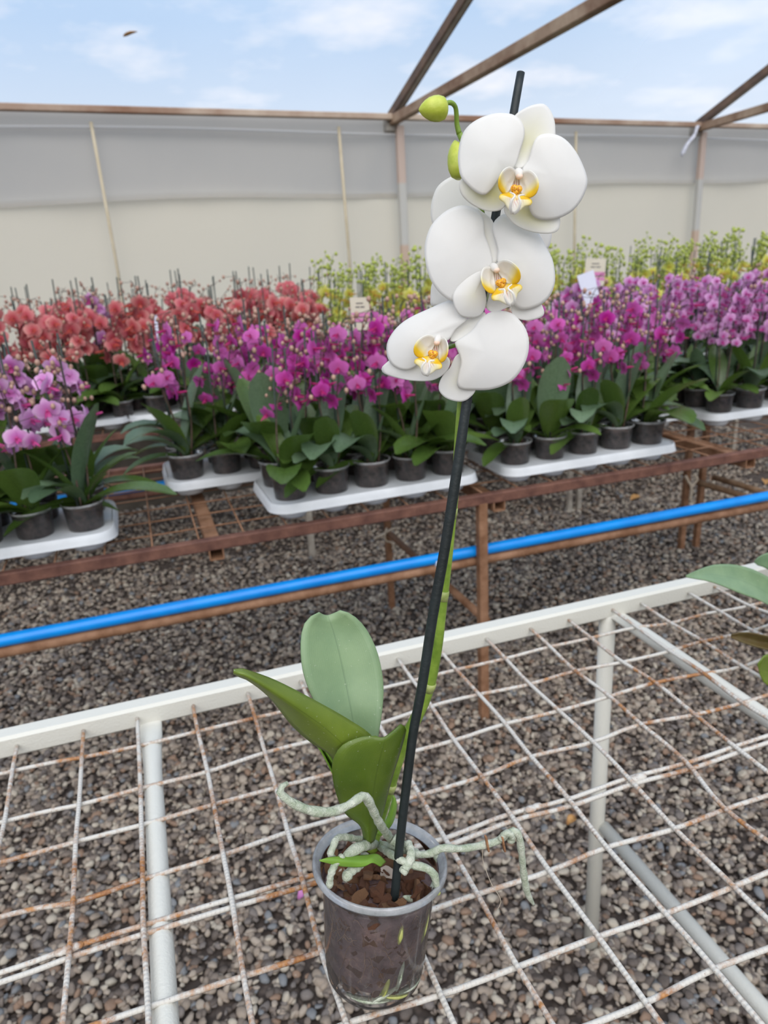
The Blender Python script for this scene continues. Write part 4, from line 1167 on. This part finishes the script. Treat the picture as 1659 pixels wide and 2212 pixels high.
# buds
def bud(c, y, tipdir, L, w, stalk):
    C = atY(c[0], c[1], y)
    ax = (CR * tipdir[0] - CU * tipdir[1] - CF * 0.1).normalized()
    rot = axis_rot(ax)
    prof = [(0.0, -.5), (.52, -.485), (.86, -.39), (1.0, -.20), (.985, -.04), (.88, .13), (.68, .28), (.44, .40), (.20, .48), (.05, .515), (0.0, .52)]
    mb = MB(); seg = 24; vs, fs = [], []
    for r, z in prof:
        for k in range(seg):
            a_ = 2 * math.pi * k / seg
            g = 1 - 0.05 * max(0, math.cos(3 * a_)) ** 8
            vs.append(C + rot @ Vector((r * w / 2 * g * math.cos(a_), r * w / 2 * g * math.sin(a_), z * L)))
    for i in range(len(prof) - 1):
        for k in range(seg):
            fs.append((i * seg + k, i * seg + (k + 1) % seg, (i + 1) * seg + (k + 1) % seg, (i + 1) * seg + k))
    o = op(mb.add(vs, fs), 'bud', BUD)
    MB().tube(catmull([atY(*p) for p in stalk], 18), lerp_list([0.0019, 0.0016, 0.0015, 0.0016], 18), 8).build('bud_stalk', STEM, o)
bud((936, 235), 0.79, (-0.96, 0.12), 0.0180, 0.0150, [(992, 289, .80), (987, 268, .80), (986, 248, .797), (984, 232, .794), (977, 223, .792), (967, 222, .791), (956, 228, .79)])
bud((990, 345), 0.80, (-0.2, -1.0), 0.024, 0.0150, [(1012, 352, .80), (1004, 372, .80), (992, 372, .80)])

# neighbouring orchid, its leaves reaching in over the rail
OB = U(1.80, 1.26, -1.0) + Vector((0, 0, ROD_R))
no = tag(empty('potted_orchid', OB), 'potted orchid with broad dusty leaves overhanging the white rail', 'orchid')
NINV = Matrix.Translation(-OB)
def npart(mb, n_, m_, smooth=True):
    o = mb.build(n_, m_, no, smooth); o.matrix_parent_inverse = NINV; return o
I3 = Matrix.Identity(3)
clear_pot(npart, OB, I3, POT_H, 0.0575)
sub2 = npart(substrate_mb(OB, I3, POT_H, 0.0575), 'substrate', SUBSTRATE)
chips(sub2, OB, I3, POT_H, 0.0575, 60)
cx, cy = OB.x / S, OB.y / S
B0 = Vector((OB.x, OB.y, OB.z + POT_H - 0.018))
def nleaf(L, M_, R, mat_):
    d = [Vector((0, -.006, 0)), Vector((0, 0, 0)), Vector((0, .006, 0))]
    o = npart(loft_mb([B0 + d[0]] + P3(L), [B0] + P3(M_), [B0 + d[2]] + P3(R), 28, 11), 'leaf', mat_)
    solid(o, 0.0014)
nleaf([(1760, 1372, 1.25), (1659, 1306, 1.25), (1600, 1282, 1.25), (1540, 1258, 1.25), (1500, 1250, 1.25), (1483, 1247, 1.25)],
      [(1770, 1350, 1.29), (1659, 1282, 1.29), (1600, 1254, 1.285), (1545, 1242, 1.275), (1505, 1242, 1.26), (1482, 1245, 1.25)],
      [(1780, 1325, 1.30), (1659, 1246, 1.30), (1600, 1222, 1.30), (1548, 1219, 1.29), (1510, 1230, 1.27), (1482, 1243, 1.25)], LEAF_PALE)
nleaf([(1740, 1300, 1.4), (1690, 1255, 1.45), (1655, 1228, 1.47), (1638, 1222, 1.48), (1630, 1216, 1.48)],
      [(1750, 1280, 1.4), (1700, 1225, 1.45), (1662, 1208, 1.47), (1640, 1210, 1.48), (1630, 1214, 1.48)],
      [(1760, 1260, 1.4), (1710, 1195, 1.45), (1668, 1192, 1.47), (1640, 1202, 1.48), (1630, 1212, 1.48)], LEAF_PALE)
nleaf([(1740, 1450, 1.2), (1680, 1412, 1.2), (1630, 1397, 1.2), (1598, 1386, 1.2), (1580, 1378, 1.2)],
      [(1745, 1440, 1.21), (1685, 1398, 1.22), (1634, 1384, 1.215), (1602, 1375, 1.21), (1580, 1374, 1.2)],
      [(1750, 1425, 1.2), (1690, 1385, 1.2), (1640, 1370, 1.2), (1605, 1366, 1.2), (1580, 1370, 1.2)], LEAF_BROWN)
nleaf([(1740, 1480, 1.15), (1690, 1490, 1.13), (1660, 1482, 1.12), (1645, 1465, 1.12), (1638, 1440, 1.12)],
      [(1740, 1465, 1.16), (1695, 1460, 1.15), (1665, 1450, 1.14), (1646, 1445, 1.13), (1637, 1437, 1.12)],
      [(1740, 1450, 1.15), (1690, 1420, 1.14), (1665, 1412, 1.13), (1648, 1418, 1.12), (1637, 1434, 1.12)], LEAF_DARK)

# ================================================================== nursery trays and rows of orchids
TT = -1.0                                                  # tray deck
ROD_TOP = U(0, 0, RB_Z + 0.014).z + 0.0022
def rrect(hx, hy, r, n=6):
    out = []
    for cx_, cy_, a0 in ((hx - r, hy - r, 0), (-hx + r, hy - r, 90), (-hx + r, -hy + r, 180), (hx - r, -hy + r, 270)):
        for i in range(n + 1):
            t = math.radians(a0 + 90 * i / n); out.append((cx_ + r * math.cos(t), cy_ + r * math.sin(t)))
    return out
def make_tray():
    root = empty('plant_tray', (0, 0, 0))
    hx, hy = 0.298, 0.148
    mb = MB(); rings = []
    prof = [(0.012, 0.0), (0.004, 0.0), (0.0, 0.004), (-0.002, 0.004), (-0.005, 0.0), (-0.007, -0.010), (-0.010, -0.020), (-0.007, -0.020), (-0.003, -0.006)]
    vs, fs = [], []
    for ins, z in prof:
        vs += [Vector((x, y, z)) for x, y in rrect(hx - ins, hy - ins, 0.045 - ins)]
    k = len(rrect(1, 1, .1))
    for i in range(len(prof) - 1):
        for j in range(k):
            fs.append((i * k + j, i * k + (j + 1) % k, (i + 1) * k + (j + 1) % k, (i + 1) * k + j))
    fs.append(tuple(range(k)))
    mb.add(vs, fs).build('deck', TRAYM, root, auto=40)
    d = (TT * S + GZ * S) - ROD_TOP - 0.001
    cm = MB().lathe([(0.030, -d), (0.037, -d), (0.043, -d + 0.010), (0.050, -0.004), (0.051, -0.0005)], 20).mesh('cup', TRAYM)
    for i in range(5):
        for j in (-1, 1):
            linkmesh('cup', cm, root, Matrix.Translation(((i - 2) * 0.118, j * 0.078, 0)))
    return root
tray0 = make_tray()
_trays = []
def tray(cx_, cy_, rz, label, group=None):
    o = tray0 if not _trays else copy_tree(tray0)
    _trays.append(o)
    o.location = U(cx_, cy_, TT); o.rotation_euler = (0, 0, rz)
    tag(o, label, 'tray')
    if group: o['group'] = group
    return o

# ---- bloom colours: radial from the heart of the flower
def bloom_mat(name, heart, mid, edge, var):
    M = Mat(name)
    t = M.n('ShaderNodeTexCoord')
    ln = M.n('ShaderNodeVectorMath', operation='LENGTH'); M.nt.links.new(t.outputs['Object'], ln.inputs[0])
    x = M.math('ADD', ln.outputs['Value'], M.math('MULTIPLY', M.noise(3.0, 3, 0.6, t.outputs['Object']), 0.25))
    c = M.ramp(x, [(0.18, heart), (0.5, mid), (1.05, edge)])
    c = M.mix(M.math('MULTIPLY', M.rnd(), 0.75), c, M.mix(0.8, c, var))
    p = M.principled(c, 0.5); M.set(p, 'Specular IOR Level', 0.25)
    tr = M.n('ShaderNodeBsdfTranslucent'); M.set(tr, 0, c)
    return M.done(M.mixs(0.25, p, tr))
BLOOM = {
 'magenta': bloom_mat('bloom_magenta', (0.42, 0.01, 0.20), (0.44, 0.006, 0.24), (0.54, 0.05, 0.38), (0.70, 0.26, 0.58)),
 'lilac': bloom_mat('bloom_lilac', (0.55, 0.05, 0.32), (0.62, 0.17, 0.52), (0.80, 0.48, 0.74), (0.74, 0.40, 0.72)),
 'orchid_pink': bloom_mat('bloom_orchid_pink', (0.46, 0.05, 0.30), (0.62, 0.25, 0.54), (0.76, 0.46, 0.71), (0.66, 0.28, 0.58)),
 'salmon': bloom_mat('bloom_salmon', (0.50, 0.03, 0.06), (0.64, 0.14, 0.15), (0.76, 0.34, 0.31), (0.52, 0.08, 0.13)),
 'yellow': bloom_mat('bloom_yellow', (0.55, 0.35, 0.04), (0.72, 0.66, 0.10), (0.78, 0.76, 0.28), (0.62, 0.62, 0.10)),
}
HEART = {k: simple('heart_' + k, c1_, c2_, 8, 0.5, 0.1) for k, (c1_, c2_) in dict(magenta=((0.34, 0.0, 0.12), (0.50, 0.03, 0.18)), lilac=((0.48, 0.02, 0.22), (0.6, 0.1, 0.3)), orchid_pink=((0.40, 0.01, 0.20), (0.55, 0.06, 0.30)), salmon=((0.42, 0.02, 0.04), (0.58, 0.14, 0.08)), yellow=((0.45, 0.2, 0.03), (0.7, 0.5, 0.1))).items()}
SPIKE_DARK = simple('spike_purple_brown', (0.05, 0.035, 0.025), (0.12, 0.075, 0.055), 60, 0.5, 0.1)
SPIKE_GREEN = simple('spike_green', (0.12, 0.18, 0.03), (0.22, 0.30, 0.06), 60, 0.5, 0.1)
BUD_PINK = simple('bud_pink_tan', (0.30, 0.17, 0.13), (0.48, 0.30, 0.22), 80, 0.5, 0.1)
BUD_GREEN = simple('bud_yellow_green', (0.26, 0.32, 0.04), (0.45, 0.50, 0.10), 80, 0.5, 0.1)
STAKE_BG = simple('stake_dark_green', (0.012, 0.022, 0.018), (0.035, 0.05, 0.042), 25, 0.5, 0.1)
POTSOIL = simple('pot_contents_dark', (0.022, 0.013, 0.012), (0.14, 0.085, 0.07), 60, 0.6, 0.4, 150)

def bloom_mesh(kind, v):
    rg = random.Random(hash((kind == 'magenta', v)) % 1000 + v * 7)
    mb = MB()
    narrow = 0.8 if kind == 'yellow' else 1.0
    def patch(ang, L, W, y0, cup, pw, nt_=5, ns=5, mi=0, r0=0.06):
        a_ = Vector((math.cos(ang), 0, math.sin(ang))); b_ = Vector((-math.sin(ang), 0, math.cos(ang)))
        vs, fs = [], []
        for i in range(nt_ + 1):
            t = i / nt_; w = W * (math.sin(math.pi * (0.08 + 0.86 * t)) ** pw)
            for j in range(ns):
                s_ = 2 * j / (ns - 1) - 1
                vs.append(a_ * (r0 + t * L * (1 - 0.10 * s_ * s_)) + b_ * (s_ * w) + Vector((0, y0 + cup * t * t + 0.10 * s_ * s_ * cup + rg.uniform(-.02, .02), 0)))
        for i in range(nt_):
            for j in range(ns - 1):
                fs.append((i * ns + j, i * ns + j + 1, (i + 1) * ns + j + 1, (i + 1) * ns + j))
        mb.add(vs, fs, mi)
    dr = math.radians
    patch(dr(90), 0.92, 0.34 * narrow, 0.03, 0.14, 0.7)
    patch(dr(228), 0.90, 0.33 * narrow, 0.03, 0.16, 0.7)
    patch(dr(312), 0.90, 0.33 * narrow, 0.03, 0.16, 0.7)
    patch(dr(12 + rg.uniform(-6, 6)), 0.95, 0.60 * narrow, -0.03, 0.12, 0.55)
    patch(dr(168 + rg.uniform(-6, 6)), 0.95, 0.60 * narrow, -0.03, 0.12, 0.55)
    patch(dr(270), 0.34, 0.15, -0.08, -0.30, 0.6, 3, 3, 1, 0.02)
    for sg in (0, 180):
        patch(dr(sg + (-20 if sg == 0 else 20)), 0.24, 0.12, -0.06, -0.9, 0.6, 3, 3, 1, 0.02)
    mb.ball((0, -0.08, 0.06), 0.09, 6, 4, 1)
    return mb.mesh('flower', [BLOOM[kind], HEART[kind]])
BM = {k: [bloom_mesh(k, v) for v in range(2)] for k in BLOOM}

def bg_leaf_mesh(v):
    rg = random.Random(50 + v)
    n, k = 9, 5
    L = 1.0; W = rg.uniform(0.13, 0.165)
    up = [1.35, 1.2, 1.05, 0.95, 0.7, 0.5, 1.25, 0.3][v % 8]          # start slope
    bend = [0.25, 0.5, 0.8, 1.3, 1.1, 0.9, 1.9, 1.0][v % 8]
    p = Vector((0, 0, 0)); a_ = up; mid = []; ang = []
    for i in range(n):
        mid.append(p.copy()); ang.append(a_)
        p = p + Vector((math.cos(a_), 0, math.sin(a_))) * (L / (n - 1)); a_ -= bend / (n - 1)
    vs, fs, ac = [], [], []
    for i in range(n):
        t = i / (n - 1)
        w = W * (0.28 + 0.72 * math.sin(math.pi * min(0.5, t * 0.85)) if t < 0.6 else math.sqrt(max(0.0, 1 - ((t - 0.6) / 0.405) ** 2)))
        nrm = Vector((-math.sin(ang[i]), 0, math.cos(ang[i])))
        for j in range(k):
            s_ = 2 * j / (k - 1) - 1
            vs.append(mid[i] + Vector((0, s_ * w, 0)) + nrm * (abs(s_) ** 1.3 * w * (0.55 - 0.35 * t))); ac.append(s_)
    for i in range(n - 1):
        for j in range(k - 1):
            fs.append((i * k + j, i * k + j + 1, (i + 1) * k + j + 1, (i + 1) * k + j))
    return MB().add(vs, fs, across=ac)
LM = [bg_leaf_mesh(v).mesh('leaf', LEAF_BG if v % 3 else LEAF_BG2) for v in range(8)]

POTM = MB().lathe([(0.036, -0.026), (0.042, -0.018), (0.0495, 0.060), (0.0505, 0.062), (0.0512, 0.070)], 22, cap1=False).mesh('pot', POT_BG)
RIMM = MB().lathe([(0.0503, 0.066), (0.0533, 0.0665), (0.0543, 0.070), (0.0528, 0.0725), (0.0508, 0.071)], 22, close=True).mesh('rim', POT_RIM)
SUBM = MB().lathe([(0.0, -0.024), (0.035, -0.024), (0.041, -0.016), (0.0478, 0.052), (0.046, 0.058), (0.02, 0.061), (0.0, 0.062)], 18).mesh('substrate', POTSOIL)

KIND = {  # flower radius, zone (m above deck), flowers, buds, stake height, leaf length, leaves
 'magenta': dict(r=0.0255, z=(0.25, 0.44), nf=11, nb=22, hs=0.47, ll=0.30, nl=8),
 'lilac': dict(r=0.030, z=(0.28, 0.43), nf=9, nb=30, hs=0.46, ll=0.29, nl=8),
 'orchid_pink': dict(r=0.0215, z=(0.25, 0.46), nf=34, nb=8, hs=0.46, ll=0.29, nl=7),
 'salmon': dict(r=0.037, z=(0.35, 0.49), nf=9, nb=16, hs=0.555, ll=0.32, nl=7),
 'yellow': dict(r=0.038, z=(0.37, 0.53), nf=3, nb=34, hs=0.575, ll=0.32, nl=6),
}
def make_plant(kind, v):
    rg = random.Random(len(kind) * 31 + v * 101 + 5)
    K = KIND[kind]
    root = empty('potted_orchid', (0, 0, 0))
    p_ = linkmesh('pot', POTM, root); linkmesh('rim', RIMM, p_)
    linkmesh('substrate', SUBM, root)
    for i in range(K['nl']):
        side = 0 if i % 2 == 0 else math.pi
        mi = [0, 1, 2, 3, 4, 6, 5, 7][(i + v * 3) % 8]
        s_ = K['ll'] * rg.uniform(0.62, 1.0)
        mw = Matrix.LocRotScale(Vector((0, 0, 0.054)), Euler((0, 0, side + rg.gauss(0, 0.65) + (v % 2) * 0.8)), Vector((s_, s_ * rg.uniform(0.95, 1.25), s_)))
        linkmesh('leaf', LM[mi], root, mw)
    green = kind == 'yellow'
    sm = SPIKE_GREEN if green else SPIKE_DARK
    ns = 2
    for s_i in range(ns):
        sx = (-1 if s_i == 0 else 1) * rg.uniform(0.012, 0.024); sy = rg.uniform(-0.02, 0.02)
        lean = rg.uniform(-0.03, 0.03)
        hs = K['hs'] * rg.uniform(0.86, 1.06)
        MB().tube([(sx, sy, 0.05), (sx + lean, sy + rg.uniform(-.01, .01), hs)], 0.0027, 6).build('stake', STAKE_BG, root)
        z0, z1 = K['z']; z1 = z1 * rg.uniform(0.92, 1.05)
        ax, ay = rg.uniform(-0.05, 0.05), rg.uniform(-0.07, 0.0)
        path = catmull([(sx * 0.6, sy, 0.06), (sx + 0.004, sy - 0.004, 0.16), (sx + lean * 0.6, sy - 0.006, z0), (sx + lean + ax * 0.4, sy - 0.01 + ay * 0.3, (z0 + z1) / 2), (sx + lean + ax, sy + ay * 0.8, z1), (sx + lean + ax * 1.7, sy + ay * 1.5, z1 + (0.05 if green else 0.02))], 18)
        mb = MB().tube(path, lerp_list([0.0030, 0.0024, 0.0018, 0.0010], 18), 6)
        bud_mb = MB(); fl_t = []
        nf = (5 if green and v < 2 else K['nf']) // ns + (1 if s_i < K['nf'] % ns else 0)
        for i in range(nf):
            t = 8 + 7.5 * (i + rg.uniform(0, 0.6)) / max(nf, 1)
            q_ = path[min(17, int(t))]
            az = rg.gauss(-math.pi / 2, 1.0) if i % 3 else rg.uniform(0, 6.28)
            rad = rg.uniform(0.016, 0.05)
            c = q_ + Vector((math.cos(az) * rad, math.sin(az) * rad, rg.uniform(-0.018, 0.018)))
            mb.tube([q_, q_.lerp(c, 0.6) + Vector((0, 0, .006)), c], 0.0009, 4)
            fl_t.append((c, az + math.pi / 2 + rg.gauss(0, 0.25), rg.gauss(0.05, 0.25)))
        for i in range(K['nb'] // ns):
            q_ = path[rg.randrange(9, 18)]
            az = rg.uniform(0, 6.28); rad = rg.uniform(0.012, 0.055 if not green else 0.03)
            c = q_ + Vector((math.cos(az) * rad, math.sin(az) * rad, rg.uniform(-0.012, 0.022)))
            mb.tube([q_, c], 0.0008, 4)
            bud_mb.ball(c, rg.uniform(0.0042, 0.0072) * (1.25 if green else 1), 6, 4, 0, (1, 1, 1.25))
        sp = mb.build('flower_spike', sm, root)
        b_ = bud_mb.build('buds', BUD_GREEN if green else BUD_PINK, sp); b_['kind'] = 'stuff'
        for c, az, tl in fl_t:
            r = K['r'] * rg.uniform(0.85, 1.15)
            linkmesh('flower', BM[kind][rg.randrange(2)], sp, Matrix.LocRotScale(c, Euler((tl, rg.gauss(0, 0.2), az)), Vector((r, r, r))))
    return root
TPL = {}
used = set()
prg = random.Random(77)
def plant(kind, x, y, z, label, group, rz=None, sc=1.0):
    v = prg.randrange(4)
    key = (kind, v)
    if key not in TPL: TPL[key] = make_plant(kind, v)
    if key not in used:
        used.add(key); o = TPL[key]
    else:
        o = copy_tree(TPL[key])
    o.location = U(x, y, z); o.rotation_euler = (0, 0, prg.gauss(0, 0.5) if rz is None else rz)
    o.scale = (sc, sc, sc)
    tag(o, label, 'orchid', group)
    return o
def nth(n): return str(n) + ('th' if 10 < n % 100 < 14 else {1: 'st', 2: 'nd', 3: 'rd'}.get(n % 10, 'th'))
def tray_plants(cx_, cy_, rz, kind, text, end, from_right, grp, cols=range(5), rows=(-1, 1), rown=('front', 'back')):
    for i in cols:
        for j in rows:
            lx, ly = (i - 2) * 0.118 / S, j * 0.070 / S
            x = cx_ + lx * math.cos(rz) - ly * math.sin(rz); y = cy_ + lx * math.sin(rz) + ly * math.cos(rz)
            lb = text % (rown[0 if j < 0 else 1], nth(5 - i if from_right else i + 1)) + end
            plant(kind, x, y, TT, lb, grp + (' front row' if j < 0 else ' back row'), sc=prg.uniform(0.94, 1.05))

# front trays on the rusty bench
tray(-0.68, 3.27, 0.0, 'pale plastic tray of lilac orchids at the bare mesh')
tray_plants(-0.68, 3.27, 0, 'lilac', 'lilac pink orchid in %s row of its tray, %s from ', 'the bare mesh end', True, 'lilac orchids', cols=(1, 2, 3, 4))
tray(0.975, 3.27, 0.02, 'pale plastic tray of magenta orchids behind the tall white orchid')
tray_plants(0.975, 3.27, 0.02, 'magenta', 'magenta orchid, %s row of tray behind the white orchid, %s from ', 'bare mesh', False, 'magenta orchids of the middle tray')
tray(2.125, 3.27, 0.0, 'pale plastic tray of magenta orchids beside the pale pink ones')
tray_plants(2.125, 3.27, 0, 'magenta', 'magenta orchid, %s row of tray next to pale pink ones, %s from ', 'them', True, 'magenta orchids of the further tray')
# second line of trays
tray(0.575, 3.86, 0.0, 'pale plastic tray set back from the rusty rail, half hidden')
tray_plants(0.575, 3.86, 0, 'magenta', 'magenta orchid, %s row of the set-back tray, %s from its ', 'open end', False, 'magenta orchids of the set-back tray')
tray(1.62, 3.86, 0.0, 'pale plastic tray hidden behind two trays of magenta orchids')
tray_plants(1.62, 3.86, 0, 'magenta', 'half hidden magenta orchid, %s row of second-line tray, %s from ', 'pale pink ones', True, 'magenta orchids of the hidden tray')
tray(2.66, 3.86, 0.0, 'pale plastic tray behind the magenta tray, holding pale pink orchids')
tray_plants(2.66, 3.86, 0, 'orchid_pink', 'pale pink orchid behind the magenta tray, %s row, %s from ', 'the endwise trays', True, 'pale pink orchids of the second line')
for k_, cx_ in enumerate((3.475, 4.02)):
    w_ = ('first', 'second')[k_]
    tray(cx_, 3.95, math.pi / 2, 'pale tray of pale pink orchids set endwise, %s from the magenta tray' % w_)
    tray_plants(cx_, 3.95, math.pi / 2, 'orchid_pink', 'pale pink orchid, ' + w_ + ' endwise tray, %s side, %s from ', 'the rusty rail', False, 'pale pink orchids of the endwise trays', cols=(0, 1, 2, 3), rown=('far', 'near'))
# rear bench
for i in range(9):
    for j, y in enumerate((5.84, 6.42)):
        tray(-1.62 + i * 1.02, y, 0.0, 'pale tray under rear bench orchids, %s line, %s along from the salmon end' % (('front', 'back')[j], nth(i + 1)))
for j, y in enumerate((5.72, 5.96, 6.30, 6.54)):
    xs_ = [-1.5 + 0.07 * j]
    while xs_[-1] < 6.3: xs_.append(xs_[-1] + (0.235 if j < 2 else 0.30) * prg.uniform(0.9, 1.1))
    sal = [x for x in xs_ if x < 1.38 + 0.05 * j]; yel = [x for x in xs_ if x >= 1.38 + 0.05 * j]
    row_ = ('front', 'second', 'third', 'last')[j]
    for k_, x in enumerate(sal):
        plant('salmon', x, y, TT, 'salmon orchid on rear bench, %s row, %s from the yellow orchids' % (row_, nth(len(sal) - k_)), 'salmon orchids on the rear bench', sc=prg.uniform(0.9, 1.08))
    for k_, x in enumerate(yel):
        plant('yellow', x, y, TT, 'yellow green orchid on rear bench, %s row, %s from the salmon orchids' % (row_, nth(k_ + 1)), 'yellow orchids on the rear bench', sc=prg.uniform(0.92, 1.06))
# two stray lilac blooms among the salmon
plant('lilac', atY(200, 640, 6.1).x / S, 6.12, TT, 'lilac orchid standing out among the salmon orchids', None, sc=1.22)

# ---- cards on sticks
def card(name, corners, y, mats, label, foot, cat='sign'):
    P = [atY(u, v, y) for u, v in corners]
    n = (P[1] - P[0]).cross(P[3] - P[0]).normalized()
    mb = MB()
    vs = [p + n * 0.0008 for p in P] + [p - n * 0.0008 for p in P]
    fs = [(0, 1, 2, 3), (7, 6, 5, 4), (0, 4, 5, 1), (1, 5, 6, 2), (2, 6, 7, 3), (3, 7, 4, 0)]
    c = (P[2] + P[3]) / 2
    base = Vector((c.x, c.y, foot))
    r_ = tag(empty(name, base), label, cat); inv = Matrix.Translation(-base)
    o = mb.add(vs, fs).build('card', mats, r_, False); o.matrix_parent_inverse = inv
    s_ = MB().tube([base + Vector((0, 0.004, 0)), (P[0] + P[1] + P[2] + P[3]) / 4 + Vector((0, 0.0045, 0))], 0.003, 6).build('stick', STAKE_BG, r_); s_.matrix_parent_inverse = inv
    return r_, P, n, inv
CARD = simple('card_cream', (0.62, 0.56, 0.44), (0.70, 0.64, 0.52), 5, 0.6, 0.0)
CARDW = simple('card_white', (0.66, 0.68, 0.82), (0.74, 0.75, 0.86), 5, 0.5, 0.0)
PINK = simple('print_pink', (0.62, 0.20, 0.42), (0.66, 0.24, 0.46), 5, 0.6, 0.0)
INK = simple('print_ink', (0.10, 0.09, 0.09), (0.16, 0.14, 0.14), 5, 0.6, 0.0)
INKP = simple('print_ink_plum', (0.16, 0.05, 0.12), (0.2, 0.07, 0.14), 5, 0.6, 0.0)
def printed(r_, P, n, inv, bands):
    toC = (CAM - P[0]).normalized(); sgn = 1 if n.dot(toC) > 0 else -1
    for x0, x1, y0, y1, m_ in bands:
        def pt(x, y): return P[0].lerp(P[1], x).lerp(P[3].lerp(P[2], x), y) + n * sgn * 0.0013
        mb = MB().add([pt(x0, y0), pt(x1, y0), pt(x1, y1), pt(x0, y1)], [(0, 1, 2, 3)])
        o = mb.build('print', m_, r_, False); o.matrix_parent_inverse = inv
BANDS = [(0, 1, .46, .58, PINK), (0, 1, .58, .615, INKP), (0, 1, .64, .75, PINK), (.3, .68, .16, .195, INK), (.26, .48, .27, .31, INK), (.52, .74, .27, .31, INK)]
footz = U(0, 0, TT).z
r_, P, n_, iv = card('price_card', [(755, 643), (795, 642), (804, 712), (762, 714)], 3.565, CARD, 'cream card with pink stripes standing among yellow and magenta orchids', U(0, 0, -1.08).z)
printed(r_, P, n_, iv, BANDS)
r_, P, n_, iv = card('price_card', [(1265, 559), (1310, 558), (1304, 622), (1262, 620)], 5.53, CARD, 'cream striped card behind the tilted white card', U(0, 0, -1.08).z)
printed(r_, P, n_, iv, BANDS)
card('plant_card', [(1246, 596), (1282, 583), (1298, 656), (1268, 671)], 3.56, CARDW, 'tilted blank white card above the magenta orchids', U(0, 0, -1.08).z)
card('plant_card', [(332, 682), (339, 680), (347, 758), (341, 760)], 4.19, CARDW, 'narrow pale card seen edge on before salmon orchids', U(0, 0, -1.08).z)
